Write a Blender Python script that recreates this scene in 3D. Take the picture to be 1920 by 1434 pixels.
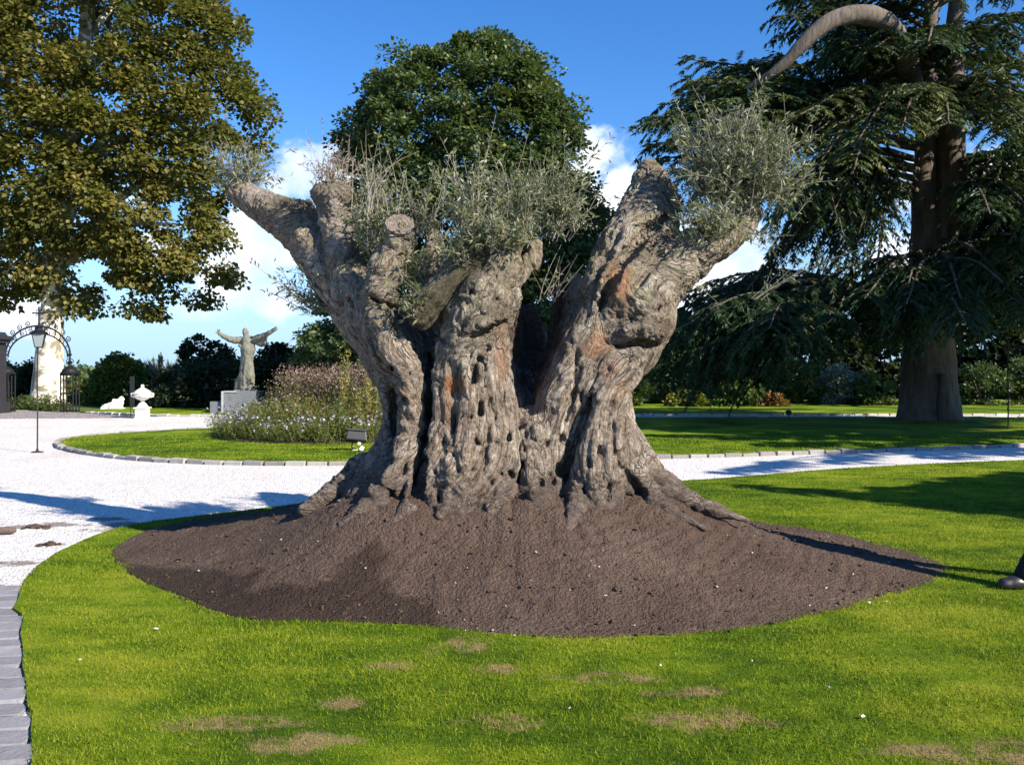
import bpy, bmesh, math, random
import numpy as np
from mathutils import Vector, Matrix

# ------------------------------------------------------------------ camera, sky, sun, exposure
for o in list(bpy.data.objects):
    bpy.data.objects.remove(o, do_unlink=True)
SC = bpy.context.scene
COL = SC.collection
R = math.radians
F, HZ, CZ = 1650.0, 695.0, 1.6          # focal length and horizon of the photograph in its pixels, eye height in metres

cam_data = bpy.data.cameras.new('camera')
cam = bpy.data.objects.new('camera', cam_data); COL.objects.link(cam)
cam.location = (0, 0, CZ); cam.rotation_euler = (R(90), 0, 0)
cam_data.sensor_width = 36; cam_data.lens = 36 * F / 1920
cam_data.shift_y = -(717 - HZ) / 1920
cam_data.clip_start = 0.05; cam_data.clip_end = 20000
SC.camera = cam

SUN_AZ, SUN_EL = R(-34), R(33)
SUN = np.array([math.cos(SUN_AZ) * math.cos(SUN_EL), math.sin(SUN_AZ) * math.cos(SUN_EL), math.sin(SUN_EL)])
sl = bpy.data.lights.new('sun', 'SUN'); sl.energy = 5.0; sl.angle = R(0.5); sl.color = (1.0, 0.91, 0.77)
so = bpy.data.objects.new('sun', sl); COL.objects.link(so)
so.rotation_euler = Vector(SUN).to_track_quat('Z', 'Y').to_euler(); so.location = (12, -9, 14)

SC.view_settings.view_transform = 'Standard'; SC.view_settings.look = 'None'
SC.view_settings.gamma = 1.0; SC.view_settings.exposure = 1.02
SC.view_settings.use_curve_mapping = False
try:
    SC.cycles.max_bounces = 4; SC.cycles.diffuse_bounces = 2; SC.cycles.transmission_bounces = 2; SC.cycles.glossy_bounces = 2
    SC.cycles.transparent_max_bounces = 4; SC.cycles.caustics_reflective = False; SC.cycles.caustics_refractive = False
except Exception: pass

class NT:
    """small helper for node trees"""
    def __init__(s, tree): s.t = tree; s.n = tree.nodes; s.l = tree.links
    def node(s, typ, **kw):
        n = s.n.new(typ)
        for k, v in kw.items():
            setattr(n, k, v)
        return n
    def put(s, sock, v):
        if isinstance(v, bpy.types.NodeSocket): s.l.new(v, sock)
        elif v is not None:
            try: sock.default_value = v
            except Exception: sock.default_value = (v[0], v[1], v[2], 1.0)
    def math(s, op, a, b=None, c=None, clamp=False):
        n = s.node('ShaderNodeMath', operation=op); n.use_clamp = clamp
        s.put(n.inputs[0], a)
        if b is not None: s.put(n.inputs[1], b)
        if c is not None: s.put(n.inputs[2], c)
        return n.outputs[0]
    def vmath(s, op, a, b=None, scale=None):
        n = s.node('ShaderNodeVectorMath', operation=op)
        s.put(n.inputs[0], a)
        if b is not None: s.put(n.inputs[1], b)
        if scale is not None: s.put(n.inputs['Scale'], scale)
        return n.outputs['Value'] if op in ('DOT_PRODUCT', 'DISTANCE', 'LENGTH') else n.outputs['Vector']
    def noise(s, vec, scale, detail=4, rough=0.55, dist=0.0):
        n = s.node('ShaderNodeTexNoise'); n.inputs['Scale'].default_value = scale
        n.inputs['Detail'].default_value = detail; n.inputs['Roughness'].default_value = rough
        n.inputs['Distortion'].default_value = dist
        if vec is not None: s.l.new(vec, n.inputs['Vector'])
        return n.outputs['Fac']
    def vor(s, vec, scale, feature='F1', out='Distance'):
        n = s.node('ShaderNodeTexVoronoi', feature=feature); n.inputs['Scale'].default_value = scale
        if vec is not None: s.l.new(vec, n.inputs['Vector'])
        return n.outputs[out]
    def ramp(s, fac, stops, interp='LINEAR'):
        n = s.node('ShaderNodeValToRGB'); cr = n.color_ramp; cr.interpolation = interp
        while len(cr.elements) < len(stops): cr.elements.new(0.5)
        for e, (p, c) in zip(cr.elements, stops):
            e.position = p; e.color = (c[0], c[1], c[2], 1) if hasattr(c, '__len__') else (c, c, c, 1)
        s.l.new(fac, n.inputs['Fac']); return n.outputs['Color']
    def step(s, v, lo, hi):
        n = s.node('ShaderNodeMapRange', interpolation_type='SMOOTHSTEP'); s.put(n.inputs['Value'], v)
        n.inputs['From Min'].default_value = lo; n.inputs['From Max'].default_value = hi
        return n.outputs['Result']
    def mix(s, fac, a, b, mode='MIX'):
        n = s.node('ShaderNodeMix', data_type='RGBA', blend_type=mode)
        s.put(n.inputs[0], fac); s.put(n.inputs[6], a); s.put(n.inputs[7], b)
        return n.outputs[2]
    def attr(s, name, out='Fac'):
        n = s.node('ShaderNodeAttribute'); n.attribute_name = name; return n.outputs[out]

def build_world():
    w = bpy.data.worlds.new('World'); SC.world = w; w.use_nodes = True
    g = NT(w.node_tree); g.n.clear()
    sky = g.node('ShaderNodeTexSky', sky_type='NISHITA'); sky.sun_disc = False
    sky.sun_elevation = SUN_EL; sky.sun_rotation = math.atan2(SUN[0], SUN[1])
    sky.air_density = 1.0; sky.dust_density = 0.0; sky.ozone_density = 2.0; sky.altitude = 50
    d = g.vmath('NORMALIZE', g.node('ShaderNodeTexCoord').outputs['Generated'])
    sep = g.node('ShaderNodeSeparateXYZ'); g.l.new(d, sep.inputs[0])
    z = sep.outputs[2]
    # a bank of fair-weather cumulus low round the horizon, thinning out upwards
    mp = g.node('ShaderNodeMapping'); mp.inputs['Scale'].default_value = (1, 1, 2.1); mp.inputs['Location'].default_value = (3.13, 1.7, 0.4)
    g.l.new(d, mp.inputs['Vector'])
    n1 = g.noise(mp.outputs['Vector'], 5.2, 6, 0.56, 0.15)
    env = g.math('MULTIPLY', g.step(z, 0.02, 0.07), g.math('SUBTRACT', 1.0, g.step(z, 0.17, 0.27)))
    base = g.math('ADD', n1, g.math('MULTIPLY', g.math('SUBTRACT', env, 1.0), 0.32))
    # the larger heaps of cloud that stand over the garden
    wob = g.noise(d, 11, 6, 0.62, 0.2)
    def px(x, y):
        v = Vector(((x - 960) / F, 1, (HZ - y) / F)).normalized(); return v
    blobs = None
    for (x, y, r) in [(1112, 292, 62), (1085, 335, 60), (1160, 345, 48), (1120, 385, 60), (1050, 380, 60),
                      (560, 320, 55), (620, 335, 62), (520, 345, 35), (470, 470, 85), (560, 455, 65), (430, 530, 55),
                      (520, 560, 45), (1330, 470, 75), (1400, 520, 85), (1290, 545, 60), (1690, 350, 55),
                      (1860, 345, 60), (40, 585, 45), (1700, 480, 60), (300, 470, 45)]:
        dot = g.vmath('DOT_PRODUCT', d, px(x, y))
        a = r / F
        v = g.math('SUBTRACT', 1.0, g.math('DIVIDE', g.math('ARCCOSINE', dot), a))
        blobs = v if blobs is None else g.math('SMOOTH_MAX', blobs, v, 0.25)
    bl = g.math('ADD', blobs, g.math('MULTIPLY', g.math('SUBTRACT', wob, 0.5), 2.8))
    m1 = g.step(base, 0.54, 0.70)
    m2 = g.step(bl, -0.1, 0.35)
    mask = g.math('MAXIMUM', g.math('MULTIPLY', m1, 0.85), m2)
    thick = g.step(g.math('MAXIMUM', g.math('MULTIPLY', bl, 1.0), g.math('MULTIPLY', g.math('SUBTRACT', base, 0.5), 3.0)), 0.0, 0.9)
    sh = g.noise(d, 9, 4, 0.6, 0.1)
    ccol = g.mix(g.step(sh, 0.36, 0.62), (6.0, 6.9, 8.4, 1), (11.0, 11.1, 11.2, 1))
    low = g.step(z, 0.0, 0.10)
    ccol = g.mix(low, (7.0, 8.0, 9.4, 1), ccol)
    fac = g.math('MULTIPLY', mask, g.math('ADD', 0.62, g.math('MULTIPLY', thick, 0.38)))
    sc = g.node('ShaderNodeHueSaturation'); sc.inputs['Saturation'].default_value = 1.32; g.l.new(sky.outputs[0], sc.inputs['Color'])
    pale = g.mix(1.0, sc.outputs[0], (0.95, 1.10, 1.38, 1), 'MULTIPLY')
    blue = g.mix(g.step(z, 0.22, -0.02), pale, (3.6, 5.6, 8.2, 1))
    col = g.mix(fac, blue, ccol)
    bg = g.node('ShaderNodeBackground'); bg.inputs['Strength'].default_value = 0.074
    g.l.new(col, bg.inputs['Color'])
    out = g.node('ShaderNodeOutputWorld'); g.l.new(bg.outputs[0], out.inputs['Surface'])
build_world()
try:
    SC.world.cycles.sampling_method = 'MANUAL'; SC.world.cycles.sample_map_resolution = 256
except Exception: pass

# ------------------------------------------------------------------ helpers
def W(px, py, Y): return np.array([(px - 960) / F * Y, Y, CZ + (HZ - py) / F * Y])
def G(px, py):
    Y = CZ * F / (py - HZ); return np.array([(px - 960) / F * Y, Y])

def tag(o, label=None, cat=None, group=None, kind=None):
    if label: o['label'] = label
    if cat: o['category'] = cat
    if group: o['group'] = group
    if kind: o['kind'] = kind
    return o
def empty(name, loc=(0, 0, 0), rz=0.0, parent=None):
    o = bpy.data.objects.new(name, None); COL.objects.link(o)
    o.empty_display_size = 0.2; o.location = [float(v) for v in loc]; o.rotation_euler = (0, 0, rz)
    if parent: o.parent = parent
    return o
def link(name, me, parent=None, loc=None, keep=False):
    o = bpy.data.objects.new(name, me); COL.objects.link(o)
    if parent is not None:
        o.parent = parent
        if keep:     # mesh already in world coordinates
            o.location = -parent.location
            if parent.parent: o.location = -parent.location - parent.parent.location
    if loc is not None: o.location = [float(v) for v in loc]
    return o
def np_mesh(name, V, Fc, mat=None, smooth=False, attrs=None):
    """mesh from numpy arrays: V (n,3), Fc (m,3 or 4)"""
    V = np.asarray(V, np.float32); Fc = np.asarray(Fc, np.int32)
    me = bpy.data.meshes.new(name)
    me.vertices.add(len(V)); me.vertices.foreach_set('co', V.ravel())
    k = Fc.shape[1]
    me.loops.add(Fc.size); me.loops.foreach_set('vertex_index', Fc.ravel())
    me.polygons.add(len(Fc))
    me.polygons.foreach_set('loop_start', np.arange(0, Fc.size, k, dtype=np.int32))
    me.polygons.foreach_set('use_smooth', np.full(len(Fc), smooth))
    me.update(calc_edges=True); me.validate()
    if attrs:
        for nm, (typ, arr) in attrs.items():
            a = me.attributes.new(nm, typ, 'POINT')
            a.data.foreach_set({'FLOAT': 'value', 'FLOAT_VECTOR': 'vector', 'FLOAT_COLOR': 'color'}[typ], np.asarray(arr, np.float32).ravel())
    if mat: me.materials.append(mat)
    return me

class MB:
    """collects shapes into one mesh"""
    def __init__(s): s.v = []; s.f = []
    def add(s, vs, fs):
        b = len(s.v); s.v += [tuple(map(float, p)) for p in vs]; s.f += [tuple(i + b for i in f) for f in fs]; return s
    def box(s, c, d, rz=0.0, taper=1.0, bev=0.0, tilt=None):
        x, y, z = d[0] / 2, d[1] / 2, d[2] / 2
        bm = bmesh.new(); bmesh.ops.create_cube(bm, size=1)
        for v in bm.verts:
            t = taper if v.co.z > 0 else 1
            v.co = Vector((v.co.x * d[0] * t, v.co.y * d[1] * t, v.co.z * d[2]))
        if bev: bmesh.ops.bevel(bm, geom=bm.edges[:], offset=bev, segments=2, affect='EDGES', profile=0.6)
        M = Matrix.Rotation(rz, 4, 'Z')
        if tilt: M = M @ Matrix.Rotation(tilt[0], 4, 'X') @ Matrix.Rotation(tilt[1], 4, 'Y')
        M = Matrix.Translation(Vector([float(q) for q in c])) @ M
        bm.verts.ensure_lookup_table()
        s.add([M @ v.co for v in bm.verts], [[v.index for v in f.verts] for f in bm.faces]); bm.free(); return s
    def tube(s, pts, rad, n=8, cap=True, closed=False):
        pts = [np.array(p, float) for p in pts]
        rad = list(rad) if hasattr(rad, '__len__') else [rad] * len(pts)
        vs = []; fs = []; up = np.array([0.13, 0.31, 0.94]); m = len(pts); pn = None
        for i, p in enumerate(pts):
            a = pts[(i - 1) % m] if (closed or i > 0) else p
            b = pts[(i + 1) % m] if (closed or i < m - 1) else p
            t = b - a; t = t / (np.linalg.norm(t) + 1e-9)
            if pn is None:
                u = np.cross(t, up)
                if np.linalg.norm(u) < 0.1: u = np.cross(t, (1, 0, 0))
            else: u = pn - t * np.dot(pn, t)
            u /= np.linalg.norm(u) + 1e-9; w = np.cross(t, u); pn = u
            for k in range(n):
                an = 2 * math.pi * k / n
                vs.append(p + rad[i] * (u * math.cos(an) + w * math.sin(an)))
        for i in range(m if closed else m - 1):
            j = (i + 1) % m
            for k in range(n):
                k2 = (k + 1) % n
                fs.append((i * n + k, i * n + k2, j * n + k2, j * n + k))
        if cap and not closed:
            fs.append(tuple(reversed(range(n)))); fs.append(tuple(range((m - 1) * n, m * n)))
        return s.add(vs, fs)
    def lathe(s, prof, c=(0, 0, 0), n=20, squash=1.0, wob=None):
        vs = []; fs = []
        for (r, z) in prof:
            for k in range(n):
                a = 2 * math.pi * k / n
                q = r * (1 + (wob(a, z) if wob else 0))
                vs.append((c[0] + q * math.cos(a), c[1] + q * math.sin(a) * squash, c[2] + z))
        for i in range(len(prof) - 1):
            for k in range(n):
                k2 = (k + 1) % n
                fs.append((i * n + k, i * n + k2, (i + 1) * n + k2, (i + 1) * n + k))
        fs.append(tuple(reversed(range(n)))); fs.append(tuple(range((len(prof) - 1) * n, len(prof) * n)))
        return s.add(vs, fs)
    def poly(s, pts): return s.add(pts, [tuple(range(len(pts)))])
    def mesh(s, name, mat, smooth=False):
        me = bpy.data.meshes.new(name); me.from_pydata(s.v, [], s.f); me.update()
        if smooth:
            me.polygons.foreach_set('use_smooth', [True] * len(me.polygons))
        me.materials.append(mat); return me
    def build(s, name, mat, parent=None, loc=None, smooth=False):
        return link(name, s.mesh(name, mat, smooth), parent, loc)

def _hash(ix, iy, iz, seed):
    h = (ix * 374761393 + iy * 668265263 + iz * 2147483647 + seed * 974634777) & 0xFFFFFFFF
    h = ((h ^ (h >> 13)) * 1274126177) & 0xFFFFFFFF
    h = ((h ^ (h >> 16)) * 2246822519) & 0xFFFFFFFF
    return ((h ^ (h >> 15)) & 0xFFFFFF).astype(np.float32) / 0xFFFFFF
def vnoise(p, seed=0):
    p = np.asarray(p, np.float64); i = np.floor(p).astype(np.int64); f = (p - i).astype(np.float32)
    u = f * f * f * (f * (f * 6 - 15) + 10); r = 0
    for dx in (0, 1):
        for dy in (0, 1):
            for dz in (0, 1):
                w = (u[:, 0] if dx else 1 - u[:, 0]) * (u[:, 1] if dy else 1 - u[:, 1]) * (u[:, 2] if dz else 1 - u[:, 2])
                r = r + w * _hash(i[:, 0] + dx, i[:, 1] + dy, i[:, 2] + dz, seed)
    return r * 2 - 1
def fbm(p, oct=4, seed=0, gain=0.5):
    a, s, t = 1.0, 0, 0; p = np.asarray(p, np.float64)
    for o in range(oct):
        s = s + a * vnoise(p, seed + o * 17); t += a; a *= gain; p = p * 2.03 + 5.3
    return s / t

class Field:
    """signed distance grid with smooth unions, meshed by surface nets"""
    def __init__(s, lo, hi, h):
        s.lo = np.array(lo, float); s.h = h
        s.n = np.ceil((np.array(hi) - s.lo) / h).astype(int) + 1
        s.D = np.full(s.n, 0.5, np.float32); s.prims = []
    def _sub(s, lo, hi):
        a = np.clip(np.floor((lo - s.lo) / s.h).astype(int), 0, s.n); b = np.clip(np.ceil((hi - s.lo) / s.h).astype(int) + 1, 0, s.n)
        if (b <= a).any(): return None
        sl_ = tuple(slice(i, j) for i, j in zip(a, b))
        ax = [(s.lo[k] + s.h * np.arange(a[k], b[k])).astype(np.float32) for k in range(3)]
        return sl_, ax[0][:, None, None], ax[1][None, :, None], ax[2][None, None, :]
    def cone(s, a, b, ra, rb, k=0.06, sy=1.0):
        a = np.array(a, float); b = np.array(b, float); r = max(ra, rb)
        pad = np.array([r, r * sy, r]) + 2.2 * k + 0.02
        q = s._sub(np.minimum(a, b) - pad, np.maximum(a, b) + pad)
        s.prims.append((a, b, ra, rb, sy))
        if q is None: return
        sl_, X, Y, Z = q
        d = s.cone_d(X, Y, Z, a, b, ra, rb, sy)
        o = s.D[sl_]
        if k > 0:
            hh = np.clip(0.5 + 0.5 * (o - d) / k, 0, 1)
            s.D[sl_] = o * (1 - hh) + d * hh - k * hh * (1 - hh)
        else: s.D[sl_] = np.minimum(o, d)
    @staticmethod
    def cone_d(X, Y, Z, a, b, ra, rb, sy):
        ab = b - a; ab2 = np.array([ab[0], ab[1] / sy, ab[2]]); L = float((ab2 ** 2).sum()) + 1e-9
        x = X - a[0]; y = (Y - a[1]) / sy; z = Z - a[2]
        t = np.clip((x * ab2[0] + y * ab2[1] + z * ab2[2]) / L, 0, 1)
        return (np.sqrt((x - t * ab2[0]) ** 2 + (y - t * ab2[1]) ** 2 + (z - t * ab2[2]) ** 2) - (ra + t * (rb - ra))).astype(np.float32)
    def chain(s, pts, k=0.06, sy=1.0):
        for p, q in zip(pts[:-1], pts[1:]): s.cone(p[:3], q[:3], p[3], q[3], k, sy)
    def dig(s, a, b, ra, rb, k=0.03, sy=1.0):
        a = np.array(a, float); b = np.array(b, float); r = max(ra, rb)
        pad = np.array([r, r * sy, r]) + 2.2 * k + 0.02
        q = s._sub(np.minimum(a, b) - pad, np.maximum(a, b) + pad)
        if q is None: return
        sl_, X, Y, Z = q
        d = -s.cone_d(X, Y, Z, a, b, ra, rb, sy); o = s.D[sl_]
        hh = np.clip(0.5 - 0.5 * (o - d) / k, 0, 1)
        s.D[sl_] = o * (1 - hh) + d * hh + k * hh * (1 - hh)
    def ray(s, px, py, y0=6.2, y1=9.2, dy=0.008):
        Y = np.arange(y0, y1, dy); P = np.stack([(px - 960) / F * Y, Y, CZ + (HZ - py) / F * Y], 1)
        i = np.round((P - s.lo) / s.h).astype(int)
        ok = ((i >= 0) & (i < s.n)).all(1); d = np.full(len(Y), 1.0); ii = i[ok]; d[ok] = s.D[ii[:, 0], ii[:, 1], ii[:, 2]]
        w = np.where(d < 0)[0]
        return P[w[0]] if len(w) else None
    def mesh(s):
        D = s.D; ins = D < 0
        c = np.zeros(tuple(s.n - 1), np.uint8)
        nx, ny, nz = s.n
        for dx in (0, 1):
            for dy in (0, 1):
                for dz in (0, 1):
                    c += ins[dx:nx - 1 + dx, dy:ny - 1 + dy, dz:nz - 1 + dz]
        idx = np.argwhere((c > 0) & (c < 8))
        ids = np.full(tuple(s.n - 1), -1, np.int32); ids[idx[:, 0], idx[:, 1], idx[:, 2]] = np.arange(len(idx))
        cor = [(0,0,0),(1,0,0),(0,1,0),(1,1,0),(0,0,1),(1,0,1),(0,1,1),(1,1,1)]
        val = [D[idx[:, 0] + a, idx[:, 1] + b, idx[:, 2] + e] for a, b, e in cor]
        acc = np.zeros((len(idx), 3)); cnt = np.zeros(len(idx))
        for i, j in [(0,1),(2,3),(4,5),(6,7),(0,2),(1,3),(4,6),(5,7),(0,4),(1,5),(2,6),(3,7)]:
            x = (val[i] < 0) != (val[j] < 0)
            t = np.where(x, val[i] / np.where(x, val[i] - val[j], 1), 0)[:, None]
            p = np.array(cor[i]) * (1 - t) + np.array(cor[j]) * t
            acc += p * x[:, None]; cnt += x
        V = s.lo + s.h * (idx + acc / cnt[:, None])
        faces = []
        for ax in range(3):
            u, v = [(1, 2), (2, 0), (0, 1)][ax]
            sa = [slice(None)] * 3; sb = [slice(None)] * 3
            sa[ax] = slice(0, -1); sb[ax] = slice(1, None)
            A = ins[tuple(sa)]; B = ins[tuple(sb)]
            e = np.argwhere(A != B)
            ok = (e[:, u] > 0) & (e[:, v] > 0) & (e[:, u] < s.n[u] - 1) & (e[:, v] < s.n[v] - 1); e = e[ok]
            flip = B[e[:, 0], e[:, 1], e[:, 2]]
            q = []
            for du, dv in ((-1, -1), (0, -1), (0, 0), (-1, 0)):
                m = e.copy(); m[:, u] += du; m[:, v] += dv; q.append(ids[m[:, 0], m[:, 1], m[:, 2]])
            q = np.stack(q, 1); q[flip] = q[flip][:, ::-1]; faces.append(q)
        return V, np.concatenate(faces)
    def axis(s, V, width=0.04):
        A = np.zeros((len(V), 3), np.float32); S = np.full(len(V), 1e-6, np.float32)
        for a, b, ra, rb, sy in s.prims:
            r = max(ra, rb) + 0.2; lo = np.minimum(a, b) - r; hi = np.maximum(a, b) + r
            m = np.where(((V > lo) & (V < hi)).all(1))[0]
            if not len(m): continue
            P = V[m]; d = Field.cone_d(P[:, 0], P[:, 1], P[:, 2], a, b, ra, rb, sy)
            w = np.exp(-np.clip(d + 0.05, 0, 1) / width); t = b - a; t = t / (np.linalg.norm(t) + 1e-9)
            if t[2] < 0: t = -t
            A[m] += w[:, None] * t; S[m] += w
        A /= S[:, None]; L = np.linalg.norm(A, axis=1, keepdims=True)
        return np.where(L > 1e-3, A / np.maximum(L, 1e-6), [0, 0, 1])
def largest_piece(V, Q):
    """drop loose crumbs: keep the biggest connected piece"""
    l = np.arange(len(V)); a = Q.ravel(); b = np.roll(Q, 1, axis=1).ravel()
    for _ in range(200):
        m = np.minimum(l[a], l[b]); n = l.copy(); np.minimum.at(n, a, m); np.minimum.at(n, b, m); n = n[n]; n = n[n]
        if (n == l).all(): break
        l = n
    ids, cnt = np.unique(l, return_counts=True); keep = l == ids[cnt.argmax()]
    mp = np.cumsum(keep) - 1; return V[keep], mp[Q[keep[Q[:, 0]]]]
def vnormals(V, Q):
    n = np.cross(V[Q[:, 2]] - V[Q[:, 0]], V[Q[:, 3 if Q.shape[1] == 4 else 1]] - V[Q[:, 1]] if Q.shape[1] == 4 else V[Q[:, 2]] - V[Q[:, 1]])
    N = np.zeros_like(V)
    for k in range(Q.shape[1]): np.add.at(N, Q[:, k], n)
    return N / (np.linalg.norm(N, axis=1, keepdims=True) + 1e-9)

def smooth_path(pts, n):
    """Catmull-Rom resampling of rows (any columns)"""
    P = np.array(pts, float); m = len(P)
    if m < 3:
        t = np.linspace(0, 1, n)[:, None]; return P[0] * (1 - t) + P[-1] * t
    Q = np.vstack([2 * P[0] - P[1], P, 2 * P[-1] - P[-2]]); out = []
    for t in np.linspace(0, m - 1 - 1e-6, n):
        i = int(t); f = t - i; a, b, c, d = Q[i:i + 4]
        out.append(0.5 * (2 * b + (c - a) * f + (2 * a - 5 * b + 4 * c - d) * f * f + (3 * b - a - 3 * c + d) * f ** 3))
    return np.array(out)

# leaf templates: x across, y along, z normal
def tpl(kind):
    if kind == 'lance':  v = [(0,0,0),(.5,.45,.06),(0,1,-.04),(-.5,.45,.06)]; f = [(0,1,2),(0,2,3)]
    elif kind == 'oval': v = [(0,0,0),(.42,.25,.07),(.4,.65,.05),(0,1,-.1),(-.4,.65,.05),(-.42,.25,.07)]; f = [(0,1,5),(1,2,4),(1,4,5),(2,3,4)]
    elif kind == 'maple':
        v = [(0,0.05,0),(.3,.12,.04),(.62,.3,-.02),(.3,.5,.05),(0,1,-.12),(-.3,.5,.05),(-.62,.3,-.02),(-.3,.12,.04)]
        f = [(0,1,3),(1,2,3),(0,3,5),(3,4,5),(0,5,7),(5,6,7)]
    elif kind == 'blade': v = [(.5,0,0),(-.5,0,0),(.0,1,0.0)]; f = [(0,2,1)]
    elif kind == 'needle': v = [(.5,.1,0),(-.5,.0,0),(-.32,.8,-.05),(.3,1,-.12)]; f = [(0,3,2),(0,2,1)]
    elif kind == 'star':
        v = [(0,0,0)]; f = []
        for k in range(5):
            a = 2 * math.pi * k / 5; v.append((.5 * math.cos(a), .5 * math.sin(a), .12))
        f = [(0, k + 1, (k + 1) % 5 + 1) for k in range(5)]
    return np.array(v, float), np.array(f, int)
def frames(Dr, up=None, rng=None, roll=0.6):
    """orthonormal frames with y along Dr and z near up"""
    D = Dr / (np.linalg.norm(Dr, axis=1, keepdims=True) + 1e-9)
    U = np.tile([0, 0, 1.0], (len(D), 1)) if up is None else up
    if rng is not None: U = U + roll * rng.normal(size=U.shape)
    X = np.cross(D, U); X /= np.linalg.norm(X, axis=1, keepdims=True) + 1e-9
    Z = np.cross(X, D)
    return np.stack([X, D, Z], 2)
def leaves(kind, P, Fr, length, width, tint):
    v, f = tpl(kind); n = len(P)
    loc = np.empty((n, len(v), 3))
    length = np.broadcast_to(length, (n,)); width = np.broadcast_to(width, (n,))
    loc[:, :, 0] = v[:, 0] * width[:, None]; loc[:, :, 1] = v[:, 1] * length[:, None]; loc[:, :, 2] = v[:, 2] * length[:, None]
    V = np.einsum('nij,nkj->nki', Fr, loc) + P[:, None, :]
    Fc = f[None] + (np.arange(n) * len(v))[:, None, None]
    return V.reshape(-1, 3), Fc.reshape(-1, 3), np.repeat(np.broadcast_to(tint, (n,)), len(v))
def leaf_mesh(name, parts, mat):
    V, Fc, T, b = [], [], [], 0
    for v, f, t in parts:
        V.append(v); Fc.append(f + b); T.append(t); b += len(v)
    return np_mesh(name, np.concatenate(V), np.concatenate(Fc), mat, False, {'tint': ('FLOAT', np.concatenate(T))})

# ------------------------------------------------------------------ materials
MAT = {}
def material(name):
    m = bpy.data.materials.new(name); m.use_nodes = True; g = NT(m.node_tree); g.n.clear(); MAT[name] = m
    out = g.node('ShaderNodeOutputMaterial'); return m, g, out
def principled(g, out, col, rough=0.8, spec=0.25, metal=0.0, bump=None, bstr=0.4, bdist=0.02):
    b = g.node('ShaderNodeBsdfPrincipled'); g.put(b.inputs['Base Color'], col); g.put(b.inputs['Roughness'], rough)
    b.inputs['Specular IOR Level'].default_value = spec; b.inputs['Metallic'].default_value = metal
    if bump is not None:
        n = g.node('ShaderNodeBump'); n.inputs['Strength'].default_value = bstr; n.inputs['Distance'].default_value = bdist
        g.l.new(bump, n.inputs['Height']); g.l.new(n.outputs[0], b.inputs['Normal'])
    g.l.new(b.outputs[0], out.inputs['Surface']); return b
def simple(name, col, var=0.25, scale=20, rough=0.7, spec=0.3, metal=0.0, bstr=0.25, bdist=0.01):
    m, g, out = material(name); p = g.node('ShaderNodeTexCoord').outputs['Object']
    n = g.noise(p, scale, 5, 0.6); n2 = g.noise(p, scale * 0.17, 3, 0.5)
    c = np.array(col); f = g.math('ADD', g.math('MULTIPLY', n, 0.6), g.math('MULTIPLY', n2, 0.4))
    cc = g.ramp(f, [(0.3, c * (1 - var)), (0.7, np.minimum(c * (1 + var), 0.95))])
    principled(g, out, cc, rough, spec, metal, n, bstr, bdist); return m
def leaf_mat(name, stops, trans=0.3, rough=0.55, spec=0.3, patch=0.35, pscale=0.5, under=None):
    m, g, out = material(name)
    t = g.attr('tint'); pos = g.node('ShaderNodeNewGeometry').outputs['Position']
    f = g.math('ADD', t, g.math('MULTIPLY', g.math('SUBTRACT', g.noise(pos, pscale, 3), 0.5), patch))
    col = g.ramp(f, stops)
    if under is not None:
        bf = g.node('ShaderNodeNewGeometry').outputs['Backfacing']; col = g.mix(g.math('MULTIPLY', bf, 0.85), col, under)
    b = g.node('ShaderNodeBsdfPrincipled'); g.l.new(col, b.inputs['Base Color']); b.inputs['Roughness'].default_value = rough
    b.inputs['Specular IOR Level'].default_value = spec
    tr = g.node('ShaderNodeBsdfTranslucent'); g.l.new(g.mix(0.5, col, (0.22, 0.30, 0.03, 1), 'MIX'), tr.inputs['Color'])
    mx = g.node('ShaderNodeMixShader'); mx.inputs[0].default_value = trans
    g.l.new(b.outputs[0], mx.inputs[1]); g.l.new(tr.outputs[0], mx.inputs[2]); g.l.new(mx.outputs[0], out.inputs['Surface'])
    return m

# ------------------------------------------------------------------ ground materials
def spots(g, pos, lst, wob=0.5, ns=2.2):
    """union of soft round spots (x, y, rx, ry), with uneven edges"""
    n = g.noise(pos, ns, 5, 0.6); res = None
    for (x, y, rx, ry) in lst:
        mp = g.node('ShaderNodeMapping', vector_type='TEXTURE'); mp.inputs['Location'].default_value = (x, y, 0)
        mp.inputs['Scale'].default_value = (rx, ry, 1000); g.l.new(pos, mp.inputs['Vector'])
        d = g.vmath('LENGTH', mp.outputs[0]); res = d if res is None else g.math('MINIMUM', res, d)
    return g.step(g.math('ADD', res, g.math('MULTIPLY', g.math('SUBTRACT', n, 0.5), wob * 4)), 1.25, 0.45)

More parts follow.
